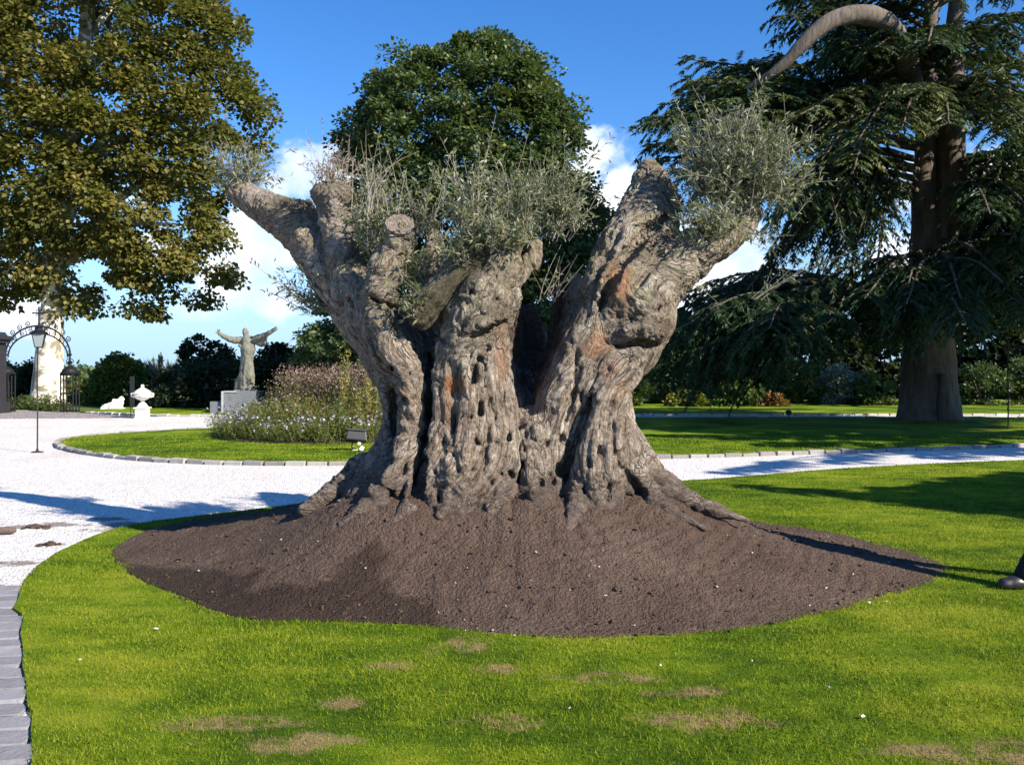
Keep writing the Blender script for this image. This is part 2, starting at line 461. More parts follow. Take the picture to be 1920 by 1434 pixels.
DRY = [(-0.27, 5.02, 0.22, 0.16), (-0.62, 4.66, 0.2, 0.08), (-0.08, 4.62, 0.12, 0.07), (0.52, 4.52, 0.3, 0.1), (-0.82, 4.17, 0.12, 0.08),
       (-1.28, 3.92, 0.3, 0.09), (-0.02, 3.92, 0.2, 0.1), (0.88, 3.95, 0.28, 0.12), (1.95, 3.63, 0.42, 0.13), (0.9, 4.3, 0.25, 0.08), (-0.95, 3.72, 0.3, 0.1)]
def lawn_colour(g, pos, blade=False):
    n1 = g.noise(pos, 0.55, 4, 0.55); n2 = g.noise(pos, 3.0, 5, 0.6); n3 = g.noise(pos, 60, 3, 0.7)
    st = g.node('ShaderNodeMapping'); st.inputs['Scale'].default_value = (1.0, 2.6, 1); st.inputs['Rotation'].default_value = (0, 0, R(12)); g.l.new(pos, st.inputs['Vector'])
    n4 = g.noise(st.outputs[0], 1.5, 6, 0.65, 0.4)
    f = g.math('ADD', g.math('ADD', g.math('MULTIPLY', n1, 0.44), g.math('MULTIPLY', n2, 0.18)), g.math('ADD', g.math('MULTIPLY', n3, 0.06), g.math('MULTIPLY', n4, 0.32)))
    if blade:
        rnd = g.node('ShaderNodeObjectInfo').outputs['Random']
        f = g.math('ADD', f, g.math('ADD', g.math('MULTIPLY', g.math('SUBTRACT', rnd, 0.5), 0.10), g.math('MULTIPLY', g.math('SUBTRACT', g.attr('tint'), 0.5), 0.30)))
    col = g.ramp(f, [(0.41, (0.044, 0.092, 0.004)), (0.465, (0.090, 0.160, 0.006)), (0.52, (0.158, 0.238, 0.008)), (0.59, (0.275, 0.310, 0.022))])
    dry = g.math('MULTIPLY', spots(g, pos, DRY, 0.85, 4.2), g.step(g.noise(pos, 9, 5, 0.7), 0.36, 0.6))
    straw = g.ramp(g.math('ADD', g.math('MULTIPLY', n3, 0.6), g.math('MULTIPLY', n2, 0.4)), [(0.3, (0.20, 0.14, 0.06)), (0.7, (0.46, 0.34, 0.16))])
    return g.mix(g.math('MULTIPLY', dry, 0.9), col, straw), n3, n2

m, g, out = material('lawn'); pos = g.node('ShaderNodeNewGeometry').outputs['Position']
c, n3, n2 = lawn_colour(g, pos)
fine = g.noise(pos, 160, 4, 0.75)
principled(g, out, c, 0.9, 0.1, 0, g.math('ADD', g.math('MULTIPLY', n3, 0.5), g.math('MULTIPLY', fine, 0.8)), 0.9, 0.03)
m, g, out = material('grass'); pos = g.node('ShaderNodeNewGeometry').outputs['Position']
c, n3, n2 = lawn_colour(g, pos, True)
b = g.node('ShaderNodeBsdfPrincipled'); g.l.new(c, b.inputs['Base Color']); b.inputs['Roughness'].default_value = 0.6; b.inputs['Specular IOR Level'].default_value = 0.2
tr = g.node('ShaderNodeBsdfTranslucent'); g.l.new(c, tr.inputs['Color']); mx = g.node('ShaderNodeMixShader'); mx.inputs[0].default_value = 0.35
g.l.new(b.outputs[0], mx.inputs[1]); g.l.new(tr.outputs[0], mx.inputs[2]); g.l.new(mx.outputs[0], out.inputs['Surface'])

DIRT = [tuple(G(95, 985)) + (0.5, 0.16), tuple(G(195, 972)) + (0.3, 0.12), tuple(G(40, 1056)) + (0.35, 0.10), tuple(G(95, 1020)) + (0.12, 0.07), tuple(G(230, 985)) + (0.35, 0.25)]
m, g, out = material('gravel'); pos = g.node('ShaderNodeNewGeometry').outputs['Position']
v = g.vor(pos, 42, 'F1'); vc = g.vor(pos, 42, 'F1', 'Color'); big = g.noise(pos, 0.5, 4, 0.6); n = g.noise(pos, 9, 4)
sp = g.node('ShaderNodeSeparateColor'); g.l.new(vc, sp.inputs[0])
c = g.ramp(sp.outputs[0], [(0.0, (0.42, 0.38, 0.35)), (0.35, (0.66, 0.63, 0.60)), (1.0, (0.80, 0.78, 0.75))])
c = g.mix(g.step(big, 0.5, 0.75), c, (0.60, 0.54, 0.49, 1), 'MIX')
c = g.mix(g.math('MULTIPLY', spots(g, pos, DIRT, 1.1, 4.5), 0.8), c, (0.15, 0.11, 0.09, 1))
principled(g, out, c, 0.9, 0.2, 0, g.math('SUBTRACT', 1, v), 0.9, 0.02)
m, g, out = material('gravel_stone'); pos = g.node('ShaderNodeNewGeometry').outputs['Position']; t = g.attr('tint')
c = g.ramp(t, [(0.0, (0.36, 0.31, 0.28)), (0.25, (0.62, 0.58, 0.54)), (1.0, (0.82, 0.80, 0.77))])
c = g.mix(g.math('MULTIPLY', spots(g, pos, DIRT, 1.1, 4.5), 0.75), c, (0.17, 0.125, 0.10, 1))
principled(g, out, c, 0.85, 0.2)

m, g, out = material('soil'); pos = g.node('ShaderNodeNewGeometry').outputs['Position']
n1 = g.noise(pos, 0.9, 5, 0.6); n2 = g.noise(pos, 14, 6, 0.65); n3 = g.noise(pos, 70, 4, 0.7)
f = g.math('ADD', g.math('MULTIPLY', n1, 0.45), g.math('ADD', g.math('MULTIPLY', n2, 0.3), g.math('MULTIPLY', n3, 0.25)))
c = g.ramp(f, [(0.34, (0.052, 0.034, 0.025)), (0.5, (0.096, 0.066, 0.050)), (0.66, (0.145, 0.105, 0.082))])
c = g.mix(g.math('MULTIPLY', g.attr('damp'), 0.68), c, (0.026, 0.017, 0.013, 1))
pit = g.vor(pos, 38, 'F1'); pit2 = g.vor(pos, 90, 'F1')
principled(g, out, c, 0.95, 0.1, 0, g.math('ADD', g.math('ADD', g.math('MULTIPLY', n2, 0.5), g.math('MULTIPLY', n3, 0.5)), g.math('ADD', g.math('MULTIPLY', pit, -0.5), g.math('MULTIPLY', pit2, -0.3))), 0.9, 0.04)

m, g, out = material('meadow'); pos = g.node('ShaderNodeNewGeometry').outputs['Position']
f = g.math('ADD', g.math('MULTIPLY', g.noise(pos, 0.02, 5, 0.6), 0.6), g.math('MULTIPLY', g.noise(pos, 1.3, 5, 0.6), 0.4))
principled(g, out, g.ramp(f, [(0.3, (0.05, 0.075, 0.02)), (0.5, (0.09, 0.12, 0.03)), (0.7, (0.16, 0.15, 0.06))]), 0.95, 0.1)

m, g, out = material('cobbles'); pos = g.node('ShaderNodeNewGeometry').outputs['Position']
br = g.vor(pos, 7.0, 'DISTANCE_TO_EDGE'); vc = g.vor(pos, 7.0, 'F1', 'Color'); sp = g.node('ShaderNodeSeparateColor'); g.l.new(vc, sp.inputs[0])
c = g.ramp(sp.outputs[0], [(0, (0.26, 0.23, 0.23)), (1, (0.44, 0.40, 0.39))]); c = g.mix(g.step(br, 0.10, 0.02), c, (0.12, 0.10, 0.085, 1))
principled(g, out, c, 0.85, 0.2, 0, g.step(br, 0.0, 0.12), 0.8, 0.02)

def stone_mat(name, lo, hi, sc=9.0, rough=0.85, moss=0.0):
    m, g, out = material(name); oi = g.node('ShaderNodeObjectInfo'); pos = g.node('ShaderNodeNewGeometry').outputs['Position']
    n = g.noise(pos, sc, 6, 0.65); n2 = g.noise(pos, sc * 7, 4, 0.7)
    f = g.math('ADD', g.math('MULTIPLY', n, 0.45), g.math('ADD', g.math('MULTIPLY', n2, 0.25), g.math('MULTIPLY', oi.outputs['Random'], 0.3)))
    c = g.ramp(f, [(0.25, lo), (0.75, hi)])
    if moss: c = g.mix(g.math('MULTIPLY', g.step(n, 0.52, 0.68), moss), c, (0.06, 0.07, 0.025, 1))
    principled(g, out, c, rough, 0.25, 0, g.math('ADD', n, g.math('MULTIPLY', n2, 0.5)), 0.6, 0.02); return m
stone_mat('kerb_granite', (0.16, 0.145, 0.135), (0.42, 0.39, 0.36), 6, moss=0.4)
stone_mat('pale_kerb', (0.34, 0.31, 0.27), (0.60, 0.56, 0.50), 6)
stone_mat('sett', (0.15, 0.145, 0.155), (0.31, 0.30, 0.32), 7)

# ------------------------------------------------------------------ ground layout
def spline_loop(pts, step=0.25):
    P = np.array(pts, float); n = len(P); out = []
    for i in range(n):
        a, b, c, d = P[i - 1], P[i], P[(i + 1) % n], P[(i + 2) % n]
        k = max(2, int(np.linalg.norm(c - b) / step))
        for j in range(k):
            f = j / k
            out.append(0.5 * (2 * b + (c - a) * f + (2 * a - 5 * b + 4 * c - d) * f * f + (3 * b - a - 3 * c + d) * f ** 3))
    return np.array(out)
def slab(name, loop, z0, z1, mat, soft=0.0):
    """a sheet with a skirt"""
    bm = bmesh.new(); top = [bm.verts.new((x, y, z1)) for x, y in loop]; bot = [bm.verts.new((x, y, z0)) for x, y in loop]
    n = len(top)
    f = bm.faces.new(top); f.normal_update()
    if f.normal.z < 0: f.normal_flip()
    for i in range(n): bm.faces.new((top[i], bot[i], bot[(i + 1) % n], top[(i + 1) % n]))
    bmesh.ops.triangulate(bm, faces=[f]); bmesh.ops.recalc_face_normals(bm, faces=bm.faces[:])
    me = bpy.data.meshes.new(name); bm.to_mesh(me); bm.free(); me.materials.append(mat)
    return link(name, me)
def inside(P, poly):
    P = np.asarray(P); x, y = P[:, 0], P[:, 1]; r = np.zeros(len(P), bool); n = len(poly)
    for i in range(n):
        x1, y1 = poly[i]; x2, y2 = poly[(i + 1) % n]
        if y1 == y2: continue
        c = ((y1 > y) != (y2 > y)) & (x < (x2 - x1) * (y - y1) / (y2 - y1) + x1); r ^= c
    return r
def edge_dist(P, poly):
    P = np.asarray(P, float); d = np.full(len(P), 1e9); n = len(poly)
    for i in range(n):
        a = np.array(poly[i], float); b = np.array(poly[(i + 1) % n], float); ab = b - a
        t = np.clip(((P - a) @ ab) / (ab @ ab + 1e-9), 0, 1); d = np.minimum(d, np.linalg.norm(P - (a + t[:, None] * ab), axis=1))
    return d

big = 6000
me = np_mesh('ground', [(-big, -200, -0.06), (big, -200, -0.06), (big, big, -0.06), (-big, big, -0.06)], [(0, 1, 2, 3)], MAT['meadow'])
tag(link('ground', me), 'rough green meadow ground reaching to the horizon', None, None, 'structure')
drive_loop = [(-30, -12), (30, -12), (34, 10), (34, 33), (20, 33.5), (-5, 33.5), (-12.6, 30.6), (-16.6, 32.6), (-22, 33.5), (-30, 30)]
drive = slab('gravel_drive', drive_loop, -0.1, 0.0, MAT['gravel']); tag(drive, 'white crushed limestone gravel drive curving round the lawns', None, None, 'structure')

front_pts = [(-1.95, 3.57), (-2.41, 4.36), (-3.03, 5.44), (-3.60, 6.45), (-3.88, 7.33), (-3.98, 8.12), (-3.96, 8.80), (-3.70, 9.28), (-3.28, 9.66), (-2.53, 10.40), (-1.7, 11.0), (0, 11.9), (2.4, 12.6), (3.52, 13.15), (5.5, 14.25), (9.03, 15.5), (15, 16.6), (19, 14), (20, 5), (17, -4), (9, -7), (2.2, -5), (0.0, -1.2), (-0.75, 1.2)]
front_loop = spline_loop(front_pts, 0.2)
fl = front_loop + 0.012 * np.random.default_rng(1).normal(size=front_loop.shape)
front_lawn = slab('front_lawn', fl, -0.05, 0.03, MAT['lawn']); tag(front_lawn, 'bright mown lawn round the mound of soil, with dry patches', None, None, 'structure')
oval_pts = [(-9.95, 19.3), (-8.95, 17.7), (-7.5, 16.3), (-6.2, 15.45), (-4.6, 14.95), (-2.7, 14.9), (-0.1, 15.3), (2.7, 16.0), (5.5, 16.8), (10.7, 18.5), (16, 20.3), (21, 24), (21, 27.5), (17, 29.2), (10, 29.3), (3.9, 29.0), (-3, 27.4), (-7.85, 24.0), (-9.7, 22.0), (-10.2, 20.6)]
oval_loop = spline_loop(oval_pts, 0.3)
oval_lawn = slab('oval_lawn', oval_loop, -0.05, 0.06, MAT['lawn']); tag(oval_lawn, 'mown oval lawn with the flower bed, edged in granite', None, None, 'structure')
far_loop = [(-16.4, 33.4), (-12.4, 31.0), (-9.4, 30.3), (-3, 31.0), (4, 31.5), (20, 31.4), (45, 33), (45, 70), (-16.5, 70)]
far_lawn = slab('far_lawn', far_loop, -0.08, 0.055, MAT['lawn']); tag(far_lawn, 'strip of lawn running in front of the hedge and shrubs', None, None, 'structure')
apron = slab('cobbled_apron', [(-30, 30.0), (-17.2, 29.2), (-12.3, 29.9), (-16.3, 33.3), (-20, 36), (-30, 37)], -0.05, 0.006, MAT['cobbles'])
tag(apron, 'pinkish cobbled apron in front of the iron gate', None, None, 'structure')

# kerb stones, each a piece of its own
def rough_block(name, d, mat, seed, bev=0.012):
    bm = bmesh.new(); bmesh.ops.create_cube(bm, size=1); rg = random.Random(seed)
    for v in bm.verts:
        v.co = Vector((v.co.x * d[0] * rg.uniform(.9, 1.04), v.co.y * d[1] * rg.uniform(.9, 1.05), v.co.z * d[2] * rg.uniform(.92, 1.06)))
    bmesh.ops.bevel(bm, geom=bm.edges[:], offset=bev, segments=1, affect='EDGES')
    me = bpy.data.meshes.new(name); bm.to_mesh(me); bm.free(); me.materials.append(mat); return me
def run_kerb(root, name, loop, L, d, mat, z, closed=True, cond=None, jit=0.01, off=0.0):
    ms = [rough_block(name, (L * 0.96, d[0], d[1]), mat, s) for s in range(5)]; rg = random.Random(5)
    P = np.array(loop); 
    if closed: P = np.vstack([P, P[:1]])
    seg = np.linalg.norm(np.diff(P, axis=0), axis=1); cum = np.concatenate([[0], np.cumsum(seg)]); s = L / 2; cnt = 0
    while s < cum[-1]:
        i = np.searchsorted(cum, s) - 1; t = (s - cum[i]) / seg[i]; p = P[i] * (1 - t) + P[i + 1] * t; dr = (P[i + 1] - P[i]) / seg[i]
        if cond is None or cond(p):
            o = link(name, rg.choice(ms), root); nx = np.array([-dr[1], dr[0]])
            p2 = p + nx * (off + rg.uniform(-jit, jit))
            o.location = (p2[0] - root.location.x, p2[1] - root.location.y, z + rg.uniform(-0.018, 0.012)); o.rotation_euler = (rg.uniform(-.03, .03), rg.uniform(-.02, .02), math.atan2(dr[1], dr[0]) + rg.uniform(-.04, .04) + (math.pi if rg.random() < .5 else 0)); cnt += 1
        s += L
    return cnt
oval_kerb = empty('oval_lawn_kerb'); tag(oval_kerb, 'row of weathered granite kerb stones edging the oval lawn', None, None, 'structure')
run_kerb(oval_kerb, 'kerb_stone', oval_loop, 0.36, (0.15, 0.17), MAT['kerb_granite'], -0.01, cond=lambda p: abs(p[0]) < 0.62 * p[1] + 2)
far_kerb = empty('far_lawn_kerb'); tag(far_kerb, 'row of pale kerb blocks edging the lawn strip by the hedge', None, None, 'structure')
run_kerb(far_kerb, 'kerb_block', far_loop[:7], 0.42, (0.16, 0.22), MAT['pale_kerb'], -0.035, closed=False, cond=lambda p: p[0] < 21 and p[0] > -16)

# stone setts along the left of the front lawn
setts = empty('sett_edging', (-3.2, 4.6, 0)); tag(setts, 'edging of worn grey stone setts along the front lawn', None, None, 'structure')
bed = slab('sett_bed', [(-1.4, 2.2), (-2.0, 3.55), (-2.48, 4.36), (-3.08, 5.44), (-3.66, 6.5), (-4.35, 6.75), (-5.1, 6.5), (-4.6, 5.4), (-4.0, 4.3), (-3.5, 3.4), (-3.0, 2.2)], -0.03, 0.006, MAT['soil'])
bed.parent = setts; bed.location = (3.2, -4.6, 0)
ms = [rough_block('sett', (0.27, 0.185, 0.12), MAT['sett'], s, 0.016) for s in range(6)]; rg = random.Random(3)
for i in range(24):
    Yc = 2.65 + i * 0.165
    ex = np.interp(Yc, [1.2, 3.57, 4.36, 5.44, 6.45, 7], [-0.75, -1.95, -2.41, -3.03, -3.60, -3.8])
    ang = math.atan2(0.165, -0.095)
    for k in range(4):
        x = ex - 0.10 - k * 0.285 - (0.02 if i % 2 else 0); y = Yc - k * 0.03
        if y > 6.45 or (k == 3 and i % 2): continue
        o = link('sett', rg.choice(ms), setts); o.location = (x + 3.2 + rg.uniform(-.012, .012), y - 4.6 + rg.uniform(-.008, .008), -0.042 + rg.uniform(-.006, .006))
        o.rotation_euler = (rg.uniform(-.02, .02), rg.uniform(-.02, .02), rg.uniform(-.03, .03) + 0.14 + (math.pi if rg.random() < .5 else 0)); o.scale = (1, rg.uniform(0.86, .98), 1)

# ------------------------------------------------------------------ the mound of soil
MC = np.array([0.0, 7.6])
mound_pts = [(-3.48, 7.65), (-3.11, 7.04), (-2.75, 6.55), (-2.2, 6.02), (-1.71, 5.56), (-1.2, 5.50), (-.53, 5.42), (0, 5.24), (.38, 5.18), (.92, 5.22), (1.44, 5.38), (2.05, 5.72), (2.68, 6.14), (3.2, 6.58), (3.47, 6.95), (3.52, 7.44), (3.39, 8.0), (3.12, 8.6), (2.6, 9.2), (1.8, 9.8), (0.5, 10.2), (-1.0, 10.25), (-2.2, 10.0), (-2.95, 9.65), (-3.42, 9.1), (-3.6, 8.4)]
ml = spline_loop(mound_pts, 0.1); th = np.arctan2(ml[:, 1] - MC[1], ml[:, 0] - MC[0]); rr = np.linalg.norm(ml - MC, axis=1)
o_ = np.argsort(th); TH, RR = th[o_], rr[o_]
def mound_R(t): return np.interp(t, TH, RR, period=2 * math.pi)
def mound_h(x, y):
    x = np.asarray(x, float); y = np.asarray(y, float)
    t = np.arctan2(y - MC[1], x - MC[0]); r = np.hypot(x - MC[0], y - MC[1]); q = 1 - r / mound_R(t)
    e = 0.07; q2 = e * np.log1p(np.exp(np.clip(q / e, -30, 30))) - 0.02          # soft toe
    ex = 0.20 * np.exp(-(((x + 1.15) / 0.62) ** 2 + ((y - 6.85) / 0.5) ** 2)) + 0.085 * np.exp(-(((x - 1.15) / 0.5) ** 2 + ((y - 6.95) / 0.5) ** 2)) + 0.05 * np.exp(-((x / 0.8) ** 2 + ((y - 6.75) / 0.4) ** 2))
    rt = 1 - 0.30 * np.clip((x - 1.3) / 1.1, 0, 1) * np.clip((1.0 - q) * 1.6, 0, 1)
    return np.where(q < -0.02, 0.03, ex * np.clip(q * 4, 0, 1) + rt * (0.022 + 0.56 * q2 + 0.52 * np.clip(q, 0, 1) ** 2 - 0.3 * np.clip(q - 0.62, 0, 1)))
nt, nr = 580, 140
tt = np.linspace(-math.pi, math.pi, nt, endpoint=False); ss = np.linspace(0.08, 1.03, nr)
T2, S2 = np.meshgrid(tt, ss); wob = 0.014 * fbm(np.stack([np.cos(T2.ravel()) * 9, np.sin(T2.ravel()) * 9, S2.ravel() * 0], 1), 4, 3).reshape(T2.shape)
RRm = mound_R(T2) * S2 * (1 + wob)
X = MC[0] + RRm * np.cos(T2); Y = MC[1] + RRm * np.sin(T2); Z = mound_h(X, Y)
fp = np.stack([X.ravel(), Y.ravel(), np.zeros(X.size)], 1); fade = np.clip((1.03 - S2) / 0.12, 0, 1)
arc = T2 * 2.2
rake = fbm(np.stack([(arc * 9).ravel(), (RRm * 2.4).ravel(), np.full(X.size, 3.0)], 1), 3, 11).reshape(X.shape)
row = np.sin((RRm * 9.5 + 0.7 * fbm(fp * 1.3, 2, 5).reshape(X.shape)) * 2 * math.pi) * np.clip(fbm(fp * 0.9, 2, 9).reshape(X.shape) * 3, 0, 1)
lump = fbm(fp * 3.2, 4, 21).reshape(X.shape); clod = fbm(fp * 15, 4, 31, 0.65).reshape(X.shape)
Z = Z + fade * (0.013 * rake + 0.006 * row + 0.014 * lump + 0.017 * clod)
Z = np.where(S2 > 1.0, 0.012, Z)
V = np.stack([X.ravel(), Y.ravel(), Z.ravel()], 1)
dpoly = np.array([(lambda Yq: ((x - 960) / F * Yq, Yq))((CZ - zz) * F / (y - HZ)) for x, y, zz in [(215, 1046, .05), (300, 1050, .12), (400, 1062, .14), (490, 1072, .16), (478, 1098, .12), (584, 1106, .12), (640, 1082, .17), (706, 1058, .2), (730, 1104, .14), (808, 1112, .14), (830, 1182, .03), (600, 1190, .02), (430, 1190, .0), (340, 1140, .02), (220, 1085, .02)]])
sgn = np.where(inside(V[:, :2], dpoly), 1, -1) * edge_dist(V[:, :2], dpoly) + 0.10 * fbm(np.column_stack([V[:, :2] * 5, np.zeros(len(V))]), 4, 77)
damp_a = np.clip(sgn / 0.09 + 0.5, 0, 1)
i0 = np.arange(nr - 1)[:, None] * nt; j0 = np.arange(nt)[None, :]; j1 = (j0 + 1) % nt
Q = np.stack([i0 + j0, i0 + j1, i0 + nt + j1, i0 + nt + j0], 2).reshape(-1, 4)[:, ::-1]
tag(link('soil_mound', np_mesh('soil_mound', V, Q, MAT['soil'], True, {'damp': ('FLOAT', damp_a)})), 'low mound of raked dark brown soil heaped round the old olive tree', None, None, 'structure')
def ground_z(x, y): return float(max(mound_h(x, y), 0.03))

# loose clods and stone flecks on the soil
ico = bmesh.new(); bmesh.ops.create_icosphere(ico, subdivisions=1, radius=1); ICV = np.array([v.co[:] for v in ico.verts]); ICF = np.array([[v.index for v in f.verts] for f in ico.faces]); ico.free()
def pebbles(P, size, rng, flat=0.7):
    n = len(P); Vv = ICV[None] * (1 + 0.28 * rng.normal(size=(n, 12, 1))) * size[:, None, None] * (1 + 0.3 * rng.normal(size=(n, 1, 3)))
    Vv[:, :, 2] *= flat; a = rng.uniform(0, 6.28, n); c, s = np.cos(a)[:, None], np.sin(a)[:, None]
    x = Vv[:, :, 0] * c - Vv[:, :, 1] * s; y = Vv[:, :, 0] * s + Vv[:, :, 1] * c
    Vv = np.stack([x, y, Vv[:, :, 2]], 2) + P[:, None, :]
    return Vv.reshape(-1, 3), (ICF[None] + (np.arange(n) * 12)[:, None, None]).reshape(-1, 3)
rng = np.random.default_rng(4)
n = 1700; a = rng.uniform(-math.pi, math.pi, n); s = np.sqrt(rng.uniform(0.16, 1.05, n)); rad = mound_R(a) * s
P = np.stack([MC[0] + rad * np.cos(a), MC[1] + rad * np.sin(a)], 1); P = np.column_stack([P, mound_h(P[:, 0], P[:, 1]) + 0.004])
v, f = pebbles(P, 0.006 + 0.012 * rng.random(n) ** 3, rng); tag(link('soil_clods', np_mesh('soil_clods', v, f, MAT['soil'])), 'crumbs and clods of dark soil strewn over the mound', None, None, 'stuff')
n = 80; a = rng.uniform(-math.pi, 0.2, n); s = rng.uniform(0.5, 1.06, n); rad = mound_R(a) * s
P = np.stack([MC[0] + rad * np.cos(a), MC[1] + rad * np.sin(a)], 1); P = np.column_stack([P, mound_h(P[:, 0], P[:, 1]) + 0.012])
fl_ = simple('white_fleck', (0.50, 0.46, 0.41), 0.25, 30)
v, f = pebbles(P, 0.003 + 0.006 * rng.random(n) ** 2, rng); tag(link('stone_flecks', np_mesh('stone_flecks', v, f, fl_)), 'tiny pale stone flecks speckled through the soil', None, None, 'stuff')
for i, (x, y, sz) in enumerate([(963, 1206, .02), (1410, 1254, .013), (1238, 1262, .012), (1068, 1345, .012), (292, 1193, .022), (1135, 1160, .014), (995, 1146, .013), (1630, 1143, .02), (1662, 1140, .014), (1618, 1361, .013), (150, 1252, .016), (1555, 1305, .013)]):
    gx, gy = G(x, y); zz = ground_z(gx, gy)
    v, f = pebbles(np.array([[0, 0, 0.]]), np.array([sz * .6]), np.random.default_rng(i)); o = link('stone_chip', np_mesh('stone_chip', v, f, fl_), None, (gx, gy, zz + sz * 0.35 + (0.012 if zz < 0.04 else 0)))
    sl_ = zz > 0.04; tag(o, 'small white stone chip lying on the dark soil of the mound' if sl_ else 'small white stone chip lying in the short grass', 'stone', 'white stone chips on the soil' if sl_ else 'white stone chips in the grass')
# clods dropped on the gravel
dk = MAT['soil']
for i, (x, y, sz, st, lab) in enumerate([(92, 1022, .07, 1.4, 'lump of brown soil lying alone on the white gravel'), (75, 990, .075, 2.2, 'long flat lump of brown soil on the gravel beside the stained patch')]):
    gx, gy = G(x, y); rgn = np.random.default_rng(40 + i)
    P = np.column_stack([rgn.normal(size=(14, 2)) * sz * 0.6, np.full(14, 0.012)]); P[:, 0] *= st
    v, f = pebbles(P, sz * rgn.uniform(0.25, 0.6, 14), rgn, 0.5); o = link('soil_clod', np_mesh('soil_clod', v, f, dk), None, (gx, gy, 0.0)); tag(o, lab, 'soil')
gx, gy = G(4, 1003); o = MB().tube([(-0.12, -0.05, 0.04), (-0.03, 0, 0.045), (0.06, 0.03, 0.042), (0.11, 0.05, 0.04)], [0.03, 0.036, 0.034, 0.02], 9).build('wood_billet', simple('raw_wood', (0.11, 0.075, 0.06), 0.3, 40), None, (gx, gy, 0.0))
tag(o, 'short brown billet of wood lying on the white gravel', 'wood')

# ------------------------------------------------------------------ grass and loose gravel as instanced patches
def scatter(name, patch_mesh, target, dmax, y0, y1, d_far, xlim, smin, smax, label, cond_x=None, seed=0):
    o = link(name, patch_mesh); tag(o, label, None, None, 'stuff')
    ng = bpy.data.node_groups.new(name, 'GeometryNodeTree')
    ng.interface.new_socket('Geometry', in_out='INPUT', socket_type='NodeSocketGeometry'); ng.interface.new_socket('Geometry', in_out='OUTPUT', socket_type='NodeSocketGeometry')
    g = NT(ng); gi = g.node('NodeGroupInput'); go = g.node('NodeGroupOutput')
    oi = g.node('GeometryNodeObjectInfo'); oi.inputs['Object'].default_value = target; oi.transform_space = 'RELATIVE'
    dp = g.node('GeometryNodeDistributePointsOnFaces'); g.l.new(oi.outputs['Geometry'], dp.inputs['Mesh']); dp.inputs['Seed'].default_value = seed
    pos = g.node('GeometryNodeInputPosition').outputs[0]; sp = g.node('ShaderNodeSeparateXYZ'); g.l.new(pos, sp.inputs[0])
    mr = g.node('ShaderNodeMapRange'); g.l.new(sp.outputs[1], mr.inputs['Value']); mr.inputs['From Min'].default_value = y0; mr.inputs['From Max'].default_value = y1
    mr.inputs['To Min'].default_value = dmax; mr.inputs['To Max'].default_value = d_far
    inx = g.math('LESS_THAN', g.math('ABSOLUTE', sp.outputs[0]), g.math('ADD', g.math('MULTIPLY', sp.outputs[1], 0.6), xlim))
    den = g.math('MULTIPLY', mr.outputs[0], inx)
    den = g.math('MULTIPLY', den, g.math('GREATER_THAN', sp.outputs[1], y0)); den = g.math('MULTIPLY', den, g.math('LESS_THAN', sp.outputs[1], y1))
    nz = g.node('GeometryNodeInputNormal'); s2 = g.node('ShaderNodeSeparateXYZ'); g.l.new(nz.outputs[0], s2.inputs[0]); den = g.math('MULTIPLY', den, g.math('GREATER_THAN', s2.outputs[2], 0.5))
    if cond_x is not None: den = g.math('MULTIPLY', den, g.math('LESS_THAN', sp.outputs[0], cond_x))
    g.l.new(den, dp.inputs['Density'])
    rv = g.node('FunctionNodeRandomValue', data_type='FLOAT_VECTOR'); rv.inputs[0].default_value = (0, 0, 0); rv.inputs[1].default_value = (0, 0, 6.283)
    rs = g.node('FunctionNodeRandomValue', data_type='FLOAT'); rs.inputs[2].default_value = smin; rs.inputs[3].default_value = smax; rs.inputs['Seed'].default_value = 7
    ip = g.node('GeometryNodeInstanceOnPoints'); g.l.new(dp.outputs['Points'], ip.inputs['Points']); g.l.new(gi.outputs[0], ip.inputs['Instance'])
    g.l.new(rv.outputs[0], ip.inputs['Rotation']); g.l.new(rs.outputs[1], ip.inputs['Scale'])
    g.l.new(ip.outputs[0], go.inputs[0])
    md = o.modifiers.new('scatter', 'NODES'); md.node_group = ng
    return o
rng = np.random.default_rng(8)
def grass_field(name, poly, y0, y1, dens0, dens1, label, avoid=None, wid=0.0038, hh=(0.012, 0.031), zb=0.03, seed=0):
    """blades sown one by one over a lawn, thinner and broader with distance"""
    rg_ = np.random.default_rng(seed); out = []
    for yy in np.arange(y0, y1, 0.5):
        t = (yy - y0) / (y1 - y0); dn = dens0 * (dens1 / dens0) ** t; hw = 0.6 * (yy + .5) + 0.9; nb = int(dn * 0.5 * 2 * hw)
        P = np.column_stack([rg_.uniform(-hw, hw, nb), yy + 0.5 * rg_.random(nb)]); P = P[inside(P, poly)]
        if avoid is not None: P = P[avoid(P)]
        nb = len(P); D = np.column_stack([0.6 * rg_.normal(size=(nb, 2)), np.ones(nb)])
        cl = fbm(np.column_stack([P * 2.2, np.zeros(nb)]), 3, 5); L = rg_.uniform(hh[0], hh[1], nb) * (1 + 0.5 * cl); wd = wid * math.sqrt(dens0 / dn) * rg_.uniform(.7, 1.3, nb)
        out.append(leaves('blade', np.column_stack([P, np.full(nb, zb - 0.004)]), frames(D, np.column_stack([rg_.normal(size=(nb, 2)), np.zeros(nb)])), L, wd, rg_.random(nb)))
    tag(link(name, leaf_mesh(name, out, MAT['grass'])), label, None, None, 'stuff')
def off_mound(P):
    t = np.arctan2(P[:, 1] - MC[1], P[:, 0] - MC[0]); return np.hypot(P[:, 0] - MC[0], P[:, 1] - MC[1]) > mound_R(t) * (1.0 - 0.13 * np.random.default_rng(2).random(len(P)) ** 3)
grass_field('grass', front_loop, 2.7, 15.7, 12500, 1200, 'short mown green grass of the front lawn', off_mound)
